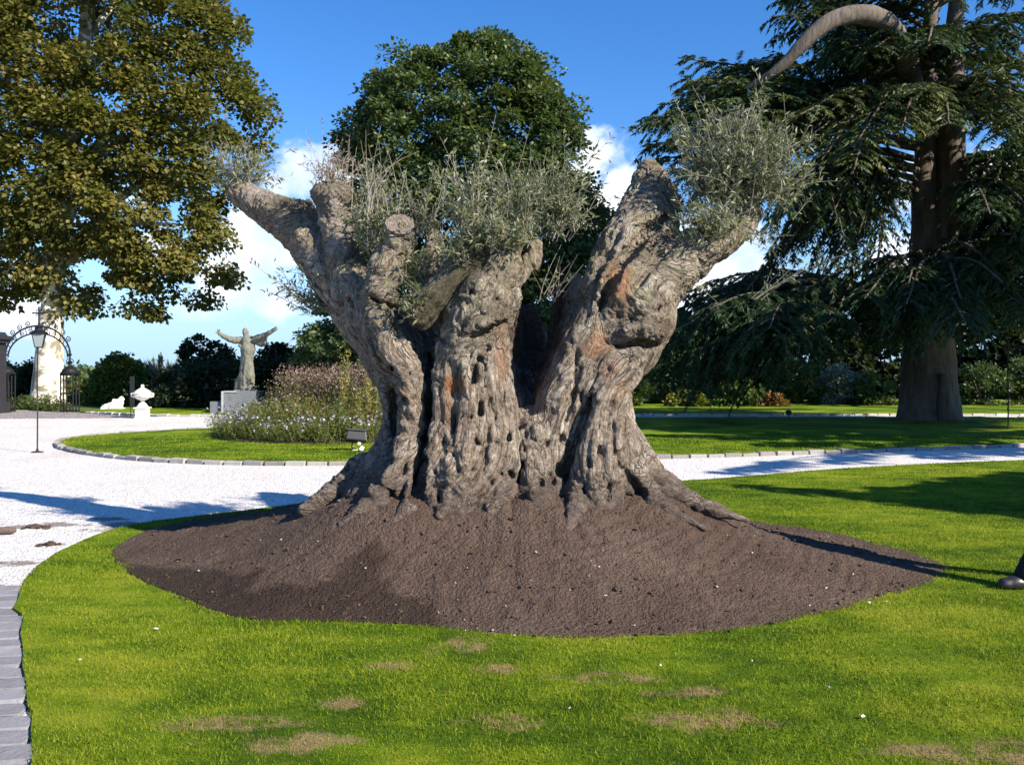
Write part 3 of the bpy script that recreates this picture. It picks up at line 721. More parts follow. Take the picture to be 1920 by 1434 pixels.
grass_field('oval_grass', oval_loop, 14.8, 20.8, 900, 350, 'short mown green grass of the oval lawn', None, 0.012, (0.02, 0.045), 0.06, 3)
def gravel_patch(ns, rad):
    a = rng.uniform(0, 6.28, ns); r = rad * np.sqrt(rng.random(ns)); sz = rng.uniform(0.006, 0.017, ns)
    P = np.column_stack([r * np.cos(a), r * np.sin(a), sz * 0.3]); v, f = pebbles(P, sz, rng, 0.7)
    return np_mesh('gravel', v, f, MAT['gravel_stone'], False, {'tint': ('FLOAT', np.repeat(rng.random(ns), 12))})
scatter('loose_gravel', gravel_patch(70, 0.24), drive, 26, 5.4, 17.5, 7, 1.0, 0.8, 1.2, 'loose white limestone chips covering the drive', cond_x=-1.0, seed=5)

# ------------------------------------------------------------------ the old olive tree
def bark_material():
    m, g, out = material('olive_bark')
    gr = g.attr('grain', 'Vector'); pos = g.node('ShaderNodeNewGeometry').outputs['Position']; pt = g.node('ShaderNodeAttribute'); pt.attribute_name = 'paint'
    sp = g.node('ShaderNodeSeparateColor'); g.l.new(pt.outputs['Color'], sp.inputs[0])
    fib = g.attr('fibre', 'Vector'); s1 = g.noise(gr, 26, 7, 0.7, 0.25); s2 = g.noise(fib, 70, 5, 0.75); blot = g.noise(pos, 3.0, 6, 0.65); spk = g.noise(pos, 34, 5, 0.75)
    f = g.math('ADD', g.math('ADD', g.math('MULTIPLY', s1, 0.32), g.math('MULTIPLY', s2, 0.22)), g.math('ADD', g.math('MULTIPLY', blot, 0.2), g.math('MULTIPLY', spk, 0.26)))
    col = g.ramp(f, [(0.41, (0.045, 0.032, 0.023)), (0.46, (0.180, 0.140, 0.105)), (0.525, (0.36, 0.298, 0.240)), (0.60, (0.68, 0.61, 0.53))])
    wn = g.node('ShaderNodeTexNoise'); wn.inputs['Scale'].default_value = 9; wn.inputs['Detail'].default_value = 4; g.l.new(gr, wn.inputs['Vector'])
    dgr = g.vmath('ADD', gr, g.vmath('SCALE', wn.outputs['Color'], None, 0.10))
    edge = g.vor(dgr, 17, 'DISTANCE_TO_EDGE'); crack = g.math('MULTIPLY', g.step(edge, 0.085, 0.0), g.step(blot, 0.40, 0.58))
    col = g.mix(g.math('MULTIPLY', crack, 0.7), col, (0.035, 0.025, 0.018, 1))
    warm = g.step(g.noise(pos, 1.7, 5, 0.6), 0.52, 0.70)
    col = g.mix(g.math('MULTIPLY', warm, 0.35), col, g.mix(1.0, col, (1.0, 0.76, 0.60, 1), 'MULTIPLY'))
    lich = g.math('MULTIPLY', sp.outputs[1], g.step(g.noise(pos, 15, 5, 0.7), 0.46, 0.60))
    col = g.mix(g.math('MULTIPLY', lich, 0.7), col, (0.27, 0.27, 0.15, 1))
    pale = g.math('MULTIPLY', sp.outputs[2], 0.75)
    col = g.mix(pale, col, g.ramp(s1, [(0.3, (0.24, 0.19, 0.16)), (0.6, (0.52, 0.45, 0.39))]))
    col = g.mix(g.math('MULTIPLY', sp.outputs[0], g.step(s1, 0.30, 0.55)), col, g.ramp(s2, [(0.3, (0.26, 0.09, 0.035)), (0.7, (0.46, 0.22, 0.10))]))
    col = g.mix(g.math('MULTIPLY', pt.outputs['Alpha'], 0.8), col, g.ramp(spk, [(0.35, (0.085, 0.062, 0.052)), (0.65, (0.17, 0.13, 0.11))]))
    dk = g.node('ShaderNodeAttribute'); dk.attribute_name = 'painted_shade'; s3 = g.node('ShaderNodeSeparateColor'); g.l.new(dk.outputs['Color'], s3.inputs[0])  # shade put into the bark colour of the hollow and leaning front limb
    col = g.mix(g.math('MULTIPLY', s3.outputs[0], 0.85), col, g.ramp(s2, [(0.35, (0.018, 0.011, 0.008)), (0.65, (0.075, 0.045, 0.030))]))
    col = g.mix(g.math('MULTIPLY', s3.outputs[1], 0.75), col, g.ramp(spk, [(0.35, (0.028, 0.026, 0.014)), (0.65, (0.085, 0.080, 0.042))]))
    pits = g.vor(gr, 17, 'SMOOTH_F1')
    h = g.math('ADD', g.math('ADD', g.math('MULTIPLY', s1, 0.9), g.math('MULTIPLY', s2, 0.8)), g.math('ADD', g.math('MULTIPLY', pits, 0.5), g.math('MULTIPLY', spk, 0.35)))
    h = g.math('SUBTRACT', h, g.math('MULTIPLY', crack, 0.45))
    principled(g, out, col, 0.92, 0.15, 0, h, 1.0, 0.045)
bark_material()
OC = np.array([0.0, 7.5, 1.0])
def c3(px, py, Y, r): return (*W(px, py, Y), r * Y / F)
FD = Field((-3.0, 6.15, 0.22), (2.35, 9.15, 3.72), 0.0158)
chains = [
 # left limb and its column
 [(450,360,8.75,22),(488,386,8.65,27),(520,402,8.55,32),(556,424,8.4,38),(592,466,8.2,40),(640,526,8.0,50),(694,596,7.8,58),(745,668,7.65,58),(780,745,7.5,58),(780,805,7.45,58),(764,850,7.4,58),(735,895,7.3,58),(700,940,7.2,50),(660,975,7.1,40)],
 [(520,390,8.5,16),(548,388,8.4,12),(572,392,8.35,14),(590,420,8.3,22)],
 [(604,364,8.0,21),(628,370,8.0,21),(642,362,8.0,17)],
 [(640,366,8.0,18),(628,390,8.0,15),(631,430,7.95,17),(642,480,7.85,27),(668,545,7.7,42),(705,605,7.55,48),(745,668,7.45,48)],
 [(600,383,8.0,6),(611,418,7.98,9),(624,455,7.92,13),(645,500,7.85,25)],
 [(660,400,8.05,8),(655,440,7.98,10),(650,490,7.9,20)],
 # sawn stump and the bright front column
 [(750,430,7.15,23),(747,462,7.15,22),(727,503,7.15,30),(713,550,7.12,29),(712,600,7.1,30),(730,650,7.08,32),(760,692,7.02,25),(770,725,7.0,23),(771,765,7.0,20),(768,805,6.98,19),(764,838,6.95,24),(751,868,6.9,27),(738,900,6.85,28),(715,938,6.78,28),(680,965,6.68,18),(640,985,6.6,8)],
 # main left column
 [(955,456,7.2,22),(938,505,7.08,35),(908,555,7.02,44),(890,600,7.05,54),(882,650,7.1,60),(886,700,7.08,62),(890,750,7.08,66),(893,805,7.06,72),(890,860,7.02,78),(872,905,6.98,82),(850,950,6.9,74)],
 [(840,655,7.0,16),(832,705,6.93,19),(834,760,6.9,18),(828,815,6.88,19),(812,865,6.82,22),(790,915,6.75,24),(768,950,6.65,17),(740,985,6.5,8)],
 [(925,640,7.0,15),(938,700,6.98,16),(947,760,6.96,18),(952,820,6.94,19),(950,870,6.9,22),(940,920,6.82,24),(925,960,6.65,16)],
 [(885,700,6.85,14),(880,760,6.82,16),(876,820,6.8,20),(868,880,6.78,22),(850,930,6.7,16),(825,968,6.55,8)],
 [(910,560,7.0,18),(925,600,7.0,14),(940,640,7.02,12)],
 # little limb and stub at the back
 [(1006,460,7.22,11),(998,490,7.2,13),(982,525,7.18,17),(955,560,7.16,24),(930,600,7.15,30)],
 [(815,448,7.9,15),(810,500,7.9,18),(815,560,7.85,26),(835,620,7.8,40),(850,700,7.7,60)],
 # middle between slit and groove
 [(1000,795,7.08,12),(1002,820,7.0,24),(1003,860,6.98,28),(1008,905,6.92,32),(1012,950,6.8,28),(1010,995,6.5,13)],
 [(1000,815,7.25,50),(1000,900,7.2,75),(1000,960,7.1,80)],
 # right columns
 [(1135,600,7.38,50),(1102,660,7.3,48),(1077,710,7.24,46),(1054,760,7.18,43),(1042,810,7.12,36),(1040,855,7.08,32),(1035,905,7.02,34),(1030,950,6.9,26)],
 [(1215,560,7.32,52),(1205,600,7.3,54),(1182,650,7.28,50),(1152,700,7.18,42),(1134,750,7.08,35),(1130,800,7.02,38),(1125,850,6.97,46),(1122,895,6.92,50),(1120,940,6.85,38),(1108,985,6.7,10)],
 [(1150,800,7.15,26),(1162,850,7.1,34),(1180,895,7.05,34),(1212,932,6.98,24),(1255,962,6.88,14),(1320,990,6.7,6)],
 [(1150,790,7.3,30),(1175,840,7.3,34),(1205,880,7.25,32),(1245,915,7.2,26),(1290,942,7.15,18),(1340,957,7.1,12),(1400,975,7.05,6)],
 [(1085,870,6.95,20),(1088,915,6.85,22),(1080,960,6.65,18),(1060,1000,6.4,9)],
 [(1175,560,7.4,70),(1165,620,7.4,60),(1135,680,7.4,50)],
 # right stump limb
 [(1217,322,8.45,21),(1222,348,8.38,33),(1220,388,8.2,41),(1202,435,7.95,52),(1182,488,7.72,66),(1178,540,7.55,70)],
 [(1262,350,8.5,7),(1258,380,8.3,14),(1242,425,8.0,28),(1215,480,7.7,44)],
 [(1240,330,8.45,6),(1244,360,8.35,14),(1240,400,8.15,24)],
 [(1196,330,8.3,8),(1182,380,8.05,12),(1160,430,7.8,16),(1132,480,7.6,20),(1116,540,7.45,24)],
 # right leafy limb
 [(1414,398,7.75,17),(1384,426,7.7,25),(1344,452,7.65,32),(1300,476,7.58,40),(1252,510,7.48,48),(1218,550,7.44,54)],
 [(1240,590,7.3,20),(1232,612,7.26,22),(1215,626,7.22,20)],
 # back wall round the hollow
 [(985,600,8.45,26),(990,660,8.4,40),(990,740,8.15,60),(985,850,7.9,90),(985,950,7.8,110)],
 [(930,600,8.0,45),(925,700,7.9,55),(935,800,7.7,70)],
 [(870,640,7.75,70),(868,760,7.7,85),(862,860,7.6,100),(850,950,7.5,110)],
 [(1110,640,7.85,70),(1095,760,7.8,85),(1100,860,7.7,100),(1110,950,7.6,120)],
 [(780,760,7.7,50),(780,860,7.6,70),(760,950,7.5,80)],
 # roots
 [(705,862,7.45,17),(682,872,7.42,20),(668,885,7.4,20),(655,905,7.35,24),(625,930,7.3,22),(570,955,7.2,12)],
 [(735,905,7.1,40),(690,940,7.05,32),(645,962,7.0,18),(580,985,6.9,7)],
]
for ch in chains:
    k = 0.07 if max(c[3] for c in ch) > 26 else 0.045
    FD.chain([c3(*c) for c in ch], k)
# grooves and slits
def groove(pts, k=0.025, sy=1.6, inset=0.0):
    Q = []
    for (x, y, r) in pts:
        p = FD.ray(x, y)
        if p is None: continue
        Q.append((p[0], p[1] + inset, p[2], r * p[1] / F))
    return Q
todo = [groove([(806,672,12),(807,720,17),(804,770,17),(801,820,14),(794,865,12),(784,910,15),(776,940,16)], inset=0.10),
        groove([(738,690,10),(742,740,13),(742,800,14),(730,850,13),(708,905,11)], inset=0.09),
        groove([(966,790,4),(970,830,7),(973,870,8),(973,915,10)], inset=0.09),
        groove([(1118,735,8),(1104,780,11),(1090,825,12),(1072,865,13),(1063,900,12),(1060,930,11)], inset=0.09),
        groove([(1128,585,9),(1150,525,15),(1180,475,16),(1215,435,13),(1250,405,10),(1280,385,8)], inset=0.07),
        groove([(1170,880,6),(1188,905,10),(1205,928,11)], inset=0.02),
        groove([(862,690,4),(858,740,6),(852,790,6)], inset=0.0),
        groove([(915,700,4),(918,760,5),(915,830,5),(905,890,5)], inset=0.0),
        groove([(1090,690,5),(1075,740,6),(1060,790,6)], inset=0.0),
        groove([(1150,740,3),(1148,800,5),(1155,850,6),(1165,890,6)], inset=0.0),
        groove([(840,560,5),(815,595,6),(822,625,7),(830,640,6)], inset=0.02),
        groove([(700,560,6),(738,580,8),(745,630,8)], inset=0.04),
        groove([(655,560,5),(690,620,7),(715,680,8),(728,740,6)], inset=0.03),
        groove([(1160,440,4),(1130,500,5),(1112,560,5)], inset=0.0),
        groove([(1290,440,5),(1240,480,7),(1195,540,6)], inset=0.0)]
for Q in todo:
    for a, b in zip(Q[:-1], Q[1:]): FD.dig(a[:3], b[:3], a[3], b[3], 0.03, 1.7)
# hollow heart of the trunk
# knot holes: x, y, half width, half height (pixels), depth
holes = [(886,547,5,6,.06),(913,652,5,7,.06),(899,672,9,8,.06),(888,702,8,20,.10),(905,692,3,8,.04),(908,718,4,11,.05),(903,734,5,4,.03),(900,766,6,13,.08),(884,782,3,4,.03),(853,790,5,22,.09),(928,782,3,8,.04),
 (833,828,5,7,.05),(895,828,6,7,.05),(900,851,3,5,.03),(930,830,5,6,.04),(952,820,7,9,.07),(945,860,4,6,.04),(880,875,6,12,.05),(864,855,3,3,.03),(755,880,6,14,.06),(738,862,4,8,.04),(733,926,8,11,.10),(762,862,4,4,.02),
 (955,890,8,10,.08),(940,887,5,5,.05),(822,933,5,9,.06),(794,934,5,6,.04),(945,745,3,5,.03),(862,880,4,5,.03),(920,905,5,6,.04),(848,740,4,5,.02),
 (1078,676,5,10,.05),(1078,703,4,10,.04),(1012,800,4,6,.03),(1024,832,5,6,.04),(1012,906,7,9,.05),(1035,902,9,14,.07),(1054,822,7,9,.06),(1050,880,9,11,.09),(1123,845,7,9,.06),(1106,870,6,10,.05),(1097,916,5,8,.07),(1138,925,6,17,.06),(1168,842,4,4,.03),
 (1298,955,5,6,.04),(1195,925,6,10,.05),(1184,600,6,7,.05),(1200,612,10,7,.05),(1232,575,7,9,.03),(1072,640,3,7,.03),(1125,800,4,5,.02),(1140,690,5,6,.02),(1225,460,6,5,.05),(1130,560,5,8,.05),(960,610,4,10,.03),(1090,745,4,8,.03),(1160,590,7,5,.04),
 (1164,973,6,6,.05),(985,870,3,8,.05),(930,560,6,5,.04),(870,610,5,4,.02),(905,590,7,4,.02)]
rgh = random.Random(9)
for _ in range(34):
    x = rgh.uniform(740, 1180); y = rgh.uniform(640, 930); holes.append((x, y, rgh.uniform(1.8, 3.6), rgh.uniform(3, 8), rgh.uniform(.015, .04)))
hp = []
for (x, y, a, b_, dp) in holes:
    p = FD.ray(x, y)
    if p is not None: hp.append((p, a * p[1] / F, b_ * p[1] / F, dp))
for p, a, b_, dp in hp:
    e = max(b_ * 1.2 - a, 0.001) * 0.9; lean = 0.12
    FD.dig(p + [0, dp * 0.2, -e], p + [lean * e, dp * 0.2, e], a * 1.1, a * 0.9, 0.028, max(1.0, dp / a))
# brow over the big eye-like hollows
for pts, dp in (([(885,632,6), (905,622,9), (930,608,8), (945,600,6)], .07), ([(1156,652,7), (1180,644,11), (1205,642,12), (1232,644,7)], .09)):
    Q = groove(pts, inset=0.03)
    for a, b in zip(Q[:-1], Q[1:]): FD.dig(a[:3], b[:3], a[3], b[3], 0.02, 2.6)
for pts in ([(880,618,5), (902,606,8), (930,594,8), (948,588,6)], [(1150,632,6), (1180,620,12), (1210,616,14), (1240,622,10)]):
    Q = groove(pts, inset=0.01)
    FD.chain(Q, 0.04)
FD.chain([c3(*q) for q in [(790,596,7.0,20),(802,580,7.02,25),(822,556,7.04,29),(852,524,7.06,29),(885,490,7.08,28),(915,455,7.1,26),(928,434,7.1,22)]], 0.022)
# burrs and swellings
for _ in range(22):
    x = rgh.uniform(735, 1190); y = rgh.uniform(600, 945); p = FD.ray(x, y)
    if p is None: continue
    r = rgh.uniform(.018, .042); p = p + [0, r * 0.5, 0]; FD.cone(p - [0, 0, r * rgh.uniform(.5, 2.2)], p + [rgh.uniform(-.3, .3) * r, 0, r * rgh.uniform(.5, 2.2)], r, r * .8, 0.035); FD.prims.pop()
for (x, y, r) in [(1212,575,.07),(1238,560,.06),(1195,560,.06),(1250,535,.05),(1165,560,.05),(640,560,.05),(700,640,.05),(1290,485,.05),(1340,465,.04),(560,440,.04),(500,392,.03),(1320,470,.04),(905,575,.05),(870,585,.04)]:
    p = FD.ray(x, y)
    if p is not None: FD.cone(p + [0, r * .6, 0], p + [0.02, r * .6, 0.02], r, r, 0.04); FD.prims.pop()
# hollow heart of the trunk, a funnel narrowing to the notch between the two halves
hol = [(1012, 505, 7.75, .30, 1.3), (1006, 560, 7.55, .285, 1.9), (1003, 610, 7.5, .25, 1.9), (997, 660, 7.48, .19, 1.9), (992, 705, 7.45, .135, 2.2), (996, 742, 7.3, .07, 3.0), (1000, 762, 7.1, .03, 3.0)]
for p, q in zip(hol[:-1], hol[1:]): FD.dig(W(*p[:3]), W(*q[:3]), p[3], q[3], 0.02, p[4])
# jagged inner wall seen inside the funnel
for ch in ([(1080,520,8.05,9),(1076,560,8.0,17),(1070,620,7.9,22),(1052,690,7.72,24),(1030,745,7.55,24)], [(1052,512,8.1,6),(1050,570,8.05,13),(1040,650,7.95,16),(1020,720,7.75,18)], [(1096,530,7.9,9),(1092,580,7.85,17),(1082,640,7.7,20)]): FD.chain([c3(*q) for q in ch], 0.03)
V, Q = largest_piece(*FD.mesh())
A = FD.axis(V); rel = V - OC
grain = rel - 0.72 * A * (rel * A).sum(1, keepdims=True)
N = vnormals(V, Q)
if np.mean((N * (V - [0, 7.6, 1.5])).sum(1)) < 0: Q = Q[:, ::-1]; N = -N
ridge = fbm(grain * 13, 3, 51); ridge = 1 - np.abs(ridge) * 2.4
fiss = np.clip(1 - np.abs(fbm(grain * 22 + 7, 3, 71)) * 5, 0, 1)
lump = fbm(V * 6.0, 3, 61); fine = fbm(grain * 40, 3, 81)
g2 = rel - 0.93 * A * (rel * A).sum(1, keepdims=True); flute = 1 - 2.2 * np.abs(fbm(g2 * 8.5 + 3, 2, 101))
low = np.clip((V[:, 2] - 0.2) / 0.5, 0.3, 1)
V2 = V + N * ((0.005 * ridge + 0.011 * lump + 0.010 * fine - 0.012 * fiss + 0.017 * flute) * low)[:, None]
# bare orange wood, lichen and bleached dead wood, each in its own place on the tree
px = 960 + V2[:, 0] / V2[:, 1] * F; py = HZ - (V2[:, 2] - CZ) / V2[:, 1] * F; front = V2[:, 1] < 7.5
def ell(x, y, a, b): return np.clip(1.6 - 1.3 * np.hypot((px - x) / a, (py - y) / b), 0, 1)
paint = np.zeros((len(V2), 4), np.float32); paint[:, 3] = 1
jag = fbm(grain * 18, 3, 91)
org = np.max([ell(852, 722, 26, 22), 0.6 * ell(838, 770, 14, 26), 0.55 * ell(940, 660, 13, 60), 0.5 * ell(1155, 710, 26, 40), 0.35 * ell(1120, 640, 30, 30), 0.4 * ell(1090, 655, 20, 12), 0.6 * ell(1160, 540, 30, 50)], axis=0) * front
paint[:, 0] = np.clip(org + jag * 0.6 * (org > 0.05), 0, 1)
paint[:, 1] = np.clip((2.0 - 0.0 * py + (620 - py) / 110) - 1.6, 0, 1) * np.clip(0.5 + N[:, 2], 0, 1)
paint[:, 2] = np.max([ell(632, 430, 26, 52), 0.8 * ell(604, 420, 14, 40), ell(480, 360, 34, 20), 0.7 * ell(1062, 530, 40, 30), 0.6 * ell(1165, 440, 24, 60), 0.5 * ell(935, 430, 30, 30), ell(612, 372, 34, 22)], axis=0)
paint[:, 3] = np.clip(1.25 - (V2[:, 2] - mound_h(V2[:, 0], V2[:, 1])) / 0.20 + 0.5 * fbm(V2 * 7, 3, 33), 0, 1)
olive = empty('olive_tree', (0, 7.5, 0.3)); tag(olive, 'ancient gnarled olive tree with hollow trunk and cut-back limbs on the soil mound', 'olive tree')
painted_shade = np.zeros((len(V2), 4), np.float32); painted_shade[:, 3] = 1
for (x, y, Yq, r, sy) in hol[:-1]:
    cc = W(x, y, Yq); dd = np.sqrt((V2[:, 0] - cc[0]) ** 2 + ((V2[:, 1] - cc[1]) / 3.8) ** 2 + ((V2[:, 2] - cc[2]) * 0.8) ** 2); painted_shade[:, 0] = np.maximum(painted_shade[:, 0], np.clip((r * 1.12 - dd) / 0.05, 0, 1) * (V2[:, 1] > 7.2))  # dark heartwood of the hollow, with its shade painted in
for (x, y) in [(790, 600), (812, 570), (838, 540), (866, 512), (890, 485)]: painted_shade[:, 1] = np.maximum(painted_shade[:, 1], ell(x, y, 34, 34) * (V2[:, 1] < 7.2))  # shade on the leaning front limb, painted in as dark moss green
me = np_mesh('trunk', V2, Q, MAT['olive_bark'], True, {'grain': ('FLOAT_VECTOR', grain), 'fibre': ('FLOAT_VECTOR', g2), 'paint': ('FLOAT_COLOR', paint), 'painted_shade': ('FLOAT_COLOR', painted_shade)})
link('trunk', me, olive, keep=True)

# sawn faces
m, g, out = material('sawn_wood'); p = g.node('ShaderNodeTexCoord').outputs['Object']; L = g.vmath('LENGTH', p)
rings = g.math('SINE', g.math('MULTIPLY', g.math('ADD', L, g.math('MULTIPLY', g.noise(p, 14, 4), 0.04)), 340)); n = g.noise(p, 30, 5)
c = g.ramp(g.math('ADD', g.math('MULTIPLY', rings, 0.12), n), [(0.3, (0.08, 0.065, 0.055)), (0.6, (0.19, 0.155, 0.135)), (0.8, (0.30, 0.25, 0.22))])
c = g.mix(g.step(g.math('ADD', L, g.math('MULTIPLY', n, 0.03)), 0.045, 0.02), c, (0.035, 0.028, 0.025, 1)); principled(g, out, c, 0.9, 0.1, 0, n, 0.5, 0.01)
def cut_face(px_, py_, Yd, rx, rz, nrm, name='sawn_face'):
    mb = MB(); k = 26; rg_ = random.Random(px_); ring = []; ring2 = []; hub = []
    for i in range(k):
        a = 2 * math.pi * i / k; q = 1 + 0.08 * math.sin(2 * a + 1) + rg_.uniform(-.05, .05)
        ring.append((rx * q * math.cos(a), rz * q * math.sin(a), 0.004)); ring2.append((rx * q * 1.04 * math.cos(a), rz * q * 1.04 * math.sin(a), -0.05)); hub.append((rx * .3 * math.cos(a), rz * .3 * math.sin(a), -0.012 + rg_.uniform(-.004, .004)))
    fs = [tuple(range(2 * k, 3 * k))]
    for i in range(k):
        j = (i + 1) % k; fs += [(i, j, 2 * k + j, 2 * k + i), (k + i, k + j, j, i)]
    mb.add(ring + ring2 + hub, fs); o = mb.build(name, MAT['sawn_wood'], olive)
    p = W(px_, py_, Yd); o.location = Vector(p) - olive.location; o.rotation_euler = Vector(nrm).to_track_quat('Z', 'Y').to_euler(); return o
cut_face(750, 421, 7.05, 0.112, 0.098, (0.35, -0.86, 0.42)); cut_face(1217, 313, 8.46, 0.085, 0.075, (-0.15, -0.25, 0.95)); cut_face(922, 424, 7.08, 0.11, 0.06, (0.2, -0.5, 0.85))

# leafy shoots
leaf_mat('olive_leaf', [(0.0, (0.040, 0.055, 0.016)), (0.4, (0.095, 0.112, 0.036)), (0.75, (0.180, 0.185, 0.075)), (1.0, (0.46, 0.45, 0.33))], 0.22, 0.5, 0.35, 0.25, 3.0, (0.27, 0.28, 0.20, 1))
leaf_mat('dead_leaf', [(0.0, (0.16, 0.11, 0.09)), (0.6, (0.34, 0.25, 0.21)), (1.0, (0.50, 0.42, 0.38))], 0.2, 0.7, 0.2, 0.3, 3.0)
simple('twig', (0.27, 0.24, 0.19), 0.35, 60)
def shoots(name, px_, py_, Yd, spread, n0, lmin, lmax, seed, up=1.0, lean=(0, 0, 0), leafy=1.0, mat='olive_leaf', ll=0.066, fan=0.55, deep=None, bare=0.12, tint=(0.15, 0.8)):
    n = n0 if leafy < .5 else int(n0 * 1.25); rg_ = np.random.default_rng(seed); base = W(px_, py_, Yd); mb = MB(); P, D, L, T = [], [], [], []
    sx, sz = spread[0] * Yd / F, spread[1] * Yd / F; dp_ = deep if deep else sx
    for i in range(n):
        b0 = base + np.array([rg_.normal() * sx * .6, rg_.normal() * dp_ * .6, rg_.normal() * sz * .6])
        d = np.array([rg_.normal() * fan, rg_.normal() * fan, up]) + np.array(lean); d /= np.linalg.norm(d)
        Ls = rg_.uniform(lmin, lmax) * (1.35 if rg_.random() < .1 else 1); k = 7; bend = rg_.normal(size=3) * 0.55 + np.array([0, 0, 0.15]); pts = []
        for j in range(k):
            t = j / (k - 1); pts.append(b0 + Ls * (d * t + bend * t * t * 0.5))
        pts = np.array(pts); r0 = 0.0022 + 0.0028 * Ls
        mb.tube(pts, np.linspace(r0, 0.0012, k), 4, cap=False)
        m_ = int(Ls / 0.026 * leafy)
        t = rg_.uniform(bare, 1.0, m_); idx = np.clip((t * (k - 1)).astype(int), 0, k - 2); fr = (t * (k - 1) - idx)[:, None]
        pp = pts[idx] * (1 - fr) + pts[idx + 1] * fr; tang = pts[idx + 1] - pts[idx]; tang /= np.linalg.norm(tang, axis=1, keepdims=True)
        sd = rg_.normal(size=(m_, 3)); sd -= tang * (sd * tang).sum(1, keepdims=True); sd /= np.linalg.norm(sd, axis=1, keepdims=True) + 1e-9
        P.append(pp); D.append(tang * rg_.uniform(.35, .9, m_)[:, None] + sd); L.append(ll * rg_.uniform(.6, 1.25, m_)); T.append(rg_.uniform(*tint, m_))
        for s_ in range(int(3 * Ls / 0.4 * leafy)):    # side twigs
            ts = rg_.uniform(.15, .8); q0 = pts[int(ts * (k - 1))]; dd = d + rg_.normal(size=3) * 0.7; dd /= np.linalg.norm(dd); l2 = Ls * rg_.uniform(.15, .4)
            mb.tube([q0, q0 + dd * l2 * .5, q0 + dd * l2 + [0, 0, l2 * .1]], [0.002, 0.0015, 0.001], 3, cap=False); m2 = int(l2 / 0.02 * leafy); tt_ = rg_.random(m2)[:, None]
            P.append(q0 + dd * l2 * tt_); D.append(dd * .6 + rg_.normal(size=(m2, 3)) * .6); L.append(ll * rg_.uniform(.6, 1.2, m2)); T.append(rg_.uniform(*tint, m2))
    P = np.concatenate(P); D = np.concatenate(D); L = np.concatenate(L); T = np.concatenate(T)
    lf = leaves('lance', P, frames(D, None, rg_, 0.8), L, L * 0.29, T)
    o = link(name, leaf_mesh(name, [lf], MAT[mat]), olive, keep=True); o['kind'] = 'stuff'
    tw = mb.build('twigs', MAT['twig'], o); tw['kind'] = 'stuff'
    return o
# right-hand ball
shoots('leafy_shoots', 1385, 385, 7.75, (62, 26), 130, .25, .58, 1, 1.0, (-0.05, 0, 0), 1.0, fan=.62, deep=.22, tint=(.2, .95))
shoots('leafy_shoots', 1345, 345, 7.75, (40, 30), 70, .2, .45, 2, .9, (-.1, 0, 0), 1.0, fan=.8, deep=.2, tint=(.2, .95))
shoots('leafy_shoots', 1420, 330, 7.75, (35, 30), 70, .2, .42, 3, .9, (.1, 0, 0), 1.0, fan=.8, deep=.2, tint=(.2, .95))
shoots('leafy_shoots', 1375, 275, 7.75, (34, 16), 34, .15, .42, 4, 1.2, (0, 0, 0), .7, fan=.3, deep=.15, tint=(.3, 1.0))
shoots('leafy_shoots', 1305, 460, 7.45, (34, 14), 26, .12, .28, 5, .5, (-.1, -.5, 0), .9, fan=.8)
shoots('leafy_shoots', 1275, 395, 8.0, (16, 22), 18, .12, .3, 6, .8, (.1, 0, 0), .9)
shoots('leafy_shoots', 1418, 560, 7.4, (10, 5), 5, .3, .62, 7, .5, (.9, 0, .1), .45, fan=.2)
shoots('leafy_shoots', 1290, 522, 7.35, (12, 5), 6, .12, .24, 8, .0, (.3, -.2, -.25), .7, fan=.4)
shoots('leafy_shoots', 1400, 440, 7.4, (16, 10), 10, .12, .35, 9, .1, (.5, -.1, -.2), .7, fan=.5)
shoots('leafy_shoots', 1330, 430, 7.4, (40, 22), 60, .12, .3, 28, .6, (-.1, -.3, 0), 1.0, fan=.8, deep=.12)
shoots('leafy_shoots', 1300, 300, 7.8, (14, 30), 22, .15, .35, 29, .9, (-.2, 0, 0), .9, fan=.5)
shoots('leafy_shoots', 1450, 370, 7.7, (14, 30), 26, .12, .3, 30, .5, (.4, 0, 0), .9, fan=.6)
# middle bushes
shoots('leafy_shoots', 1010, 425, 7.6, (52, 18), 70, .25, .55, 10, 1.0, (.12, 0, 0), .9, fan=.42, deep=.2)
shoots('leafy_shoots', 1040, 440, 7.6, (30, 12), 30, .3, .68, 11, 1.0, (.2, 0, 0), .8, fan=.35)
shoots('leafy_shoots', 960, 430, 7.4, (30, 10), 40, .2, .5, 12, 1.0, (0, -.1, 0), .9, fan=.45)
shoots('leafy_shoots', 875, 440, 7.1, (20, 10), 24, .3, .55, 13, 1.1, (0, -.1, 0), .75, fan=.28, tint=(.35, 1.0))
shoots('leafy_shoots', 870, 480, 7.0, (36, 18), 50, .1, .28, 14, .8, (-.1, -.4, 0), 1.0, fan=.7)
shoots('leafy_shoots', 905, 455, 7.0, (26, 14), 36, .1, .26, 15, .7, (0, -.4, 0), 1.0, fan=.7)
shoots('leafy_shoots', 948, 462, 7.0, (34, 16), 50, .1, .3, 31, .8, (0, -.4, 0), 1.0, fan=.7, deep=.1)
shoots('leafy_shoots', 800, 440, 7.5, (26, 16), 26, .2, .5, 16, 1.0, (0, 0, 0), .6, fan=.4)
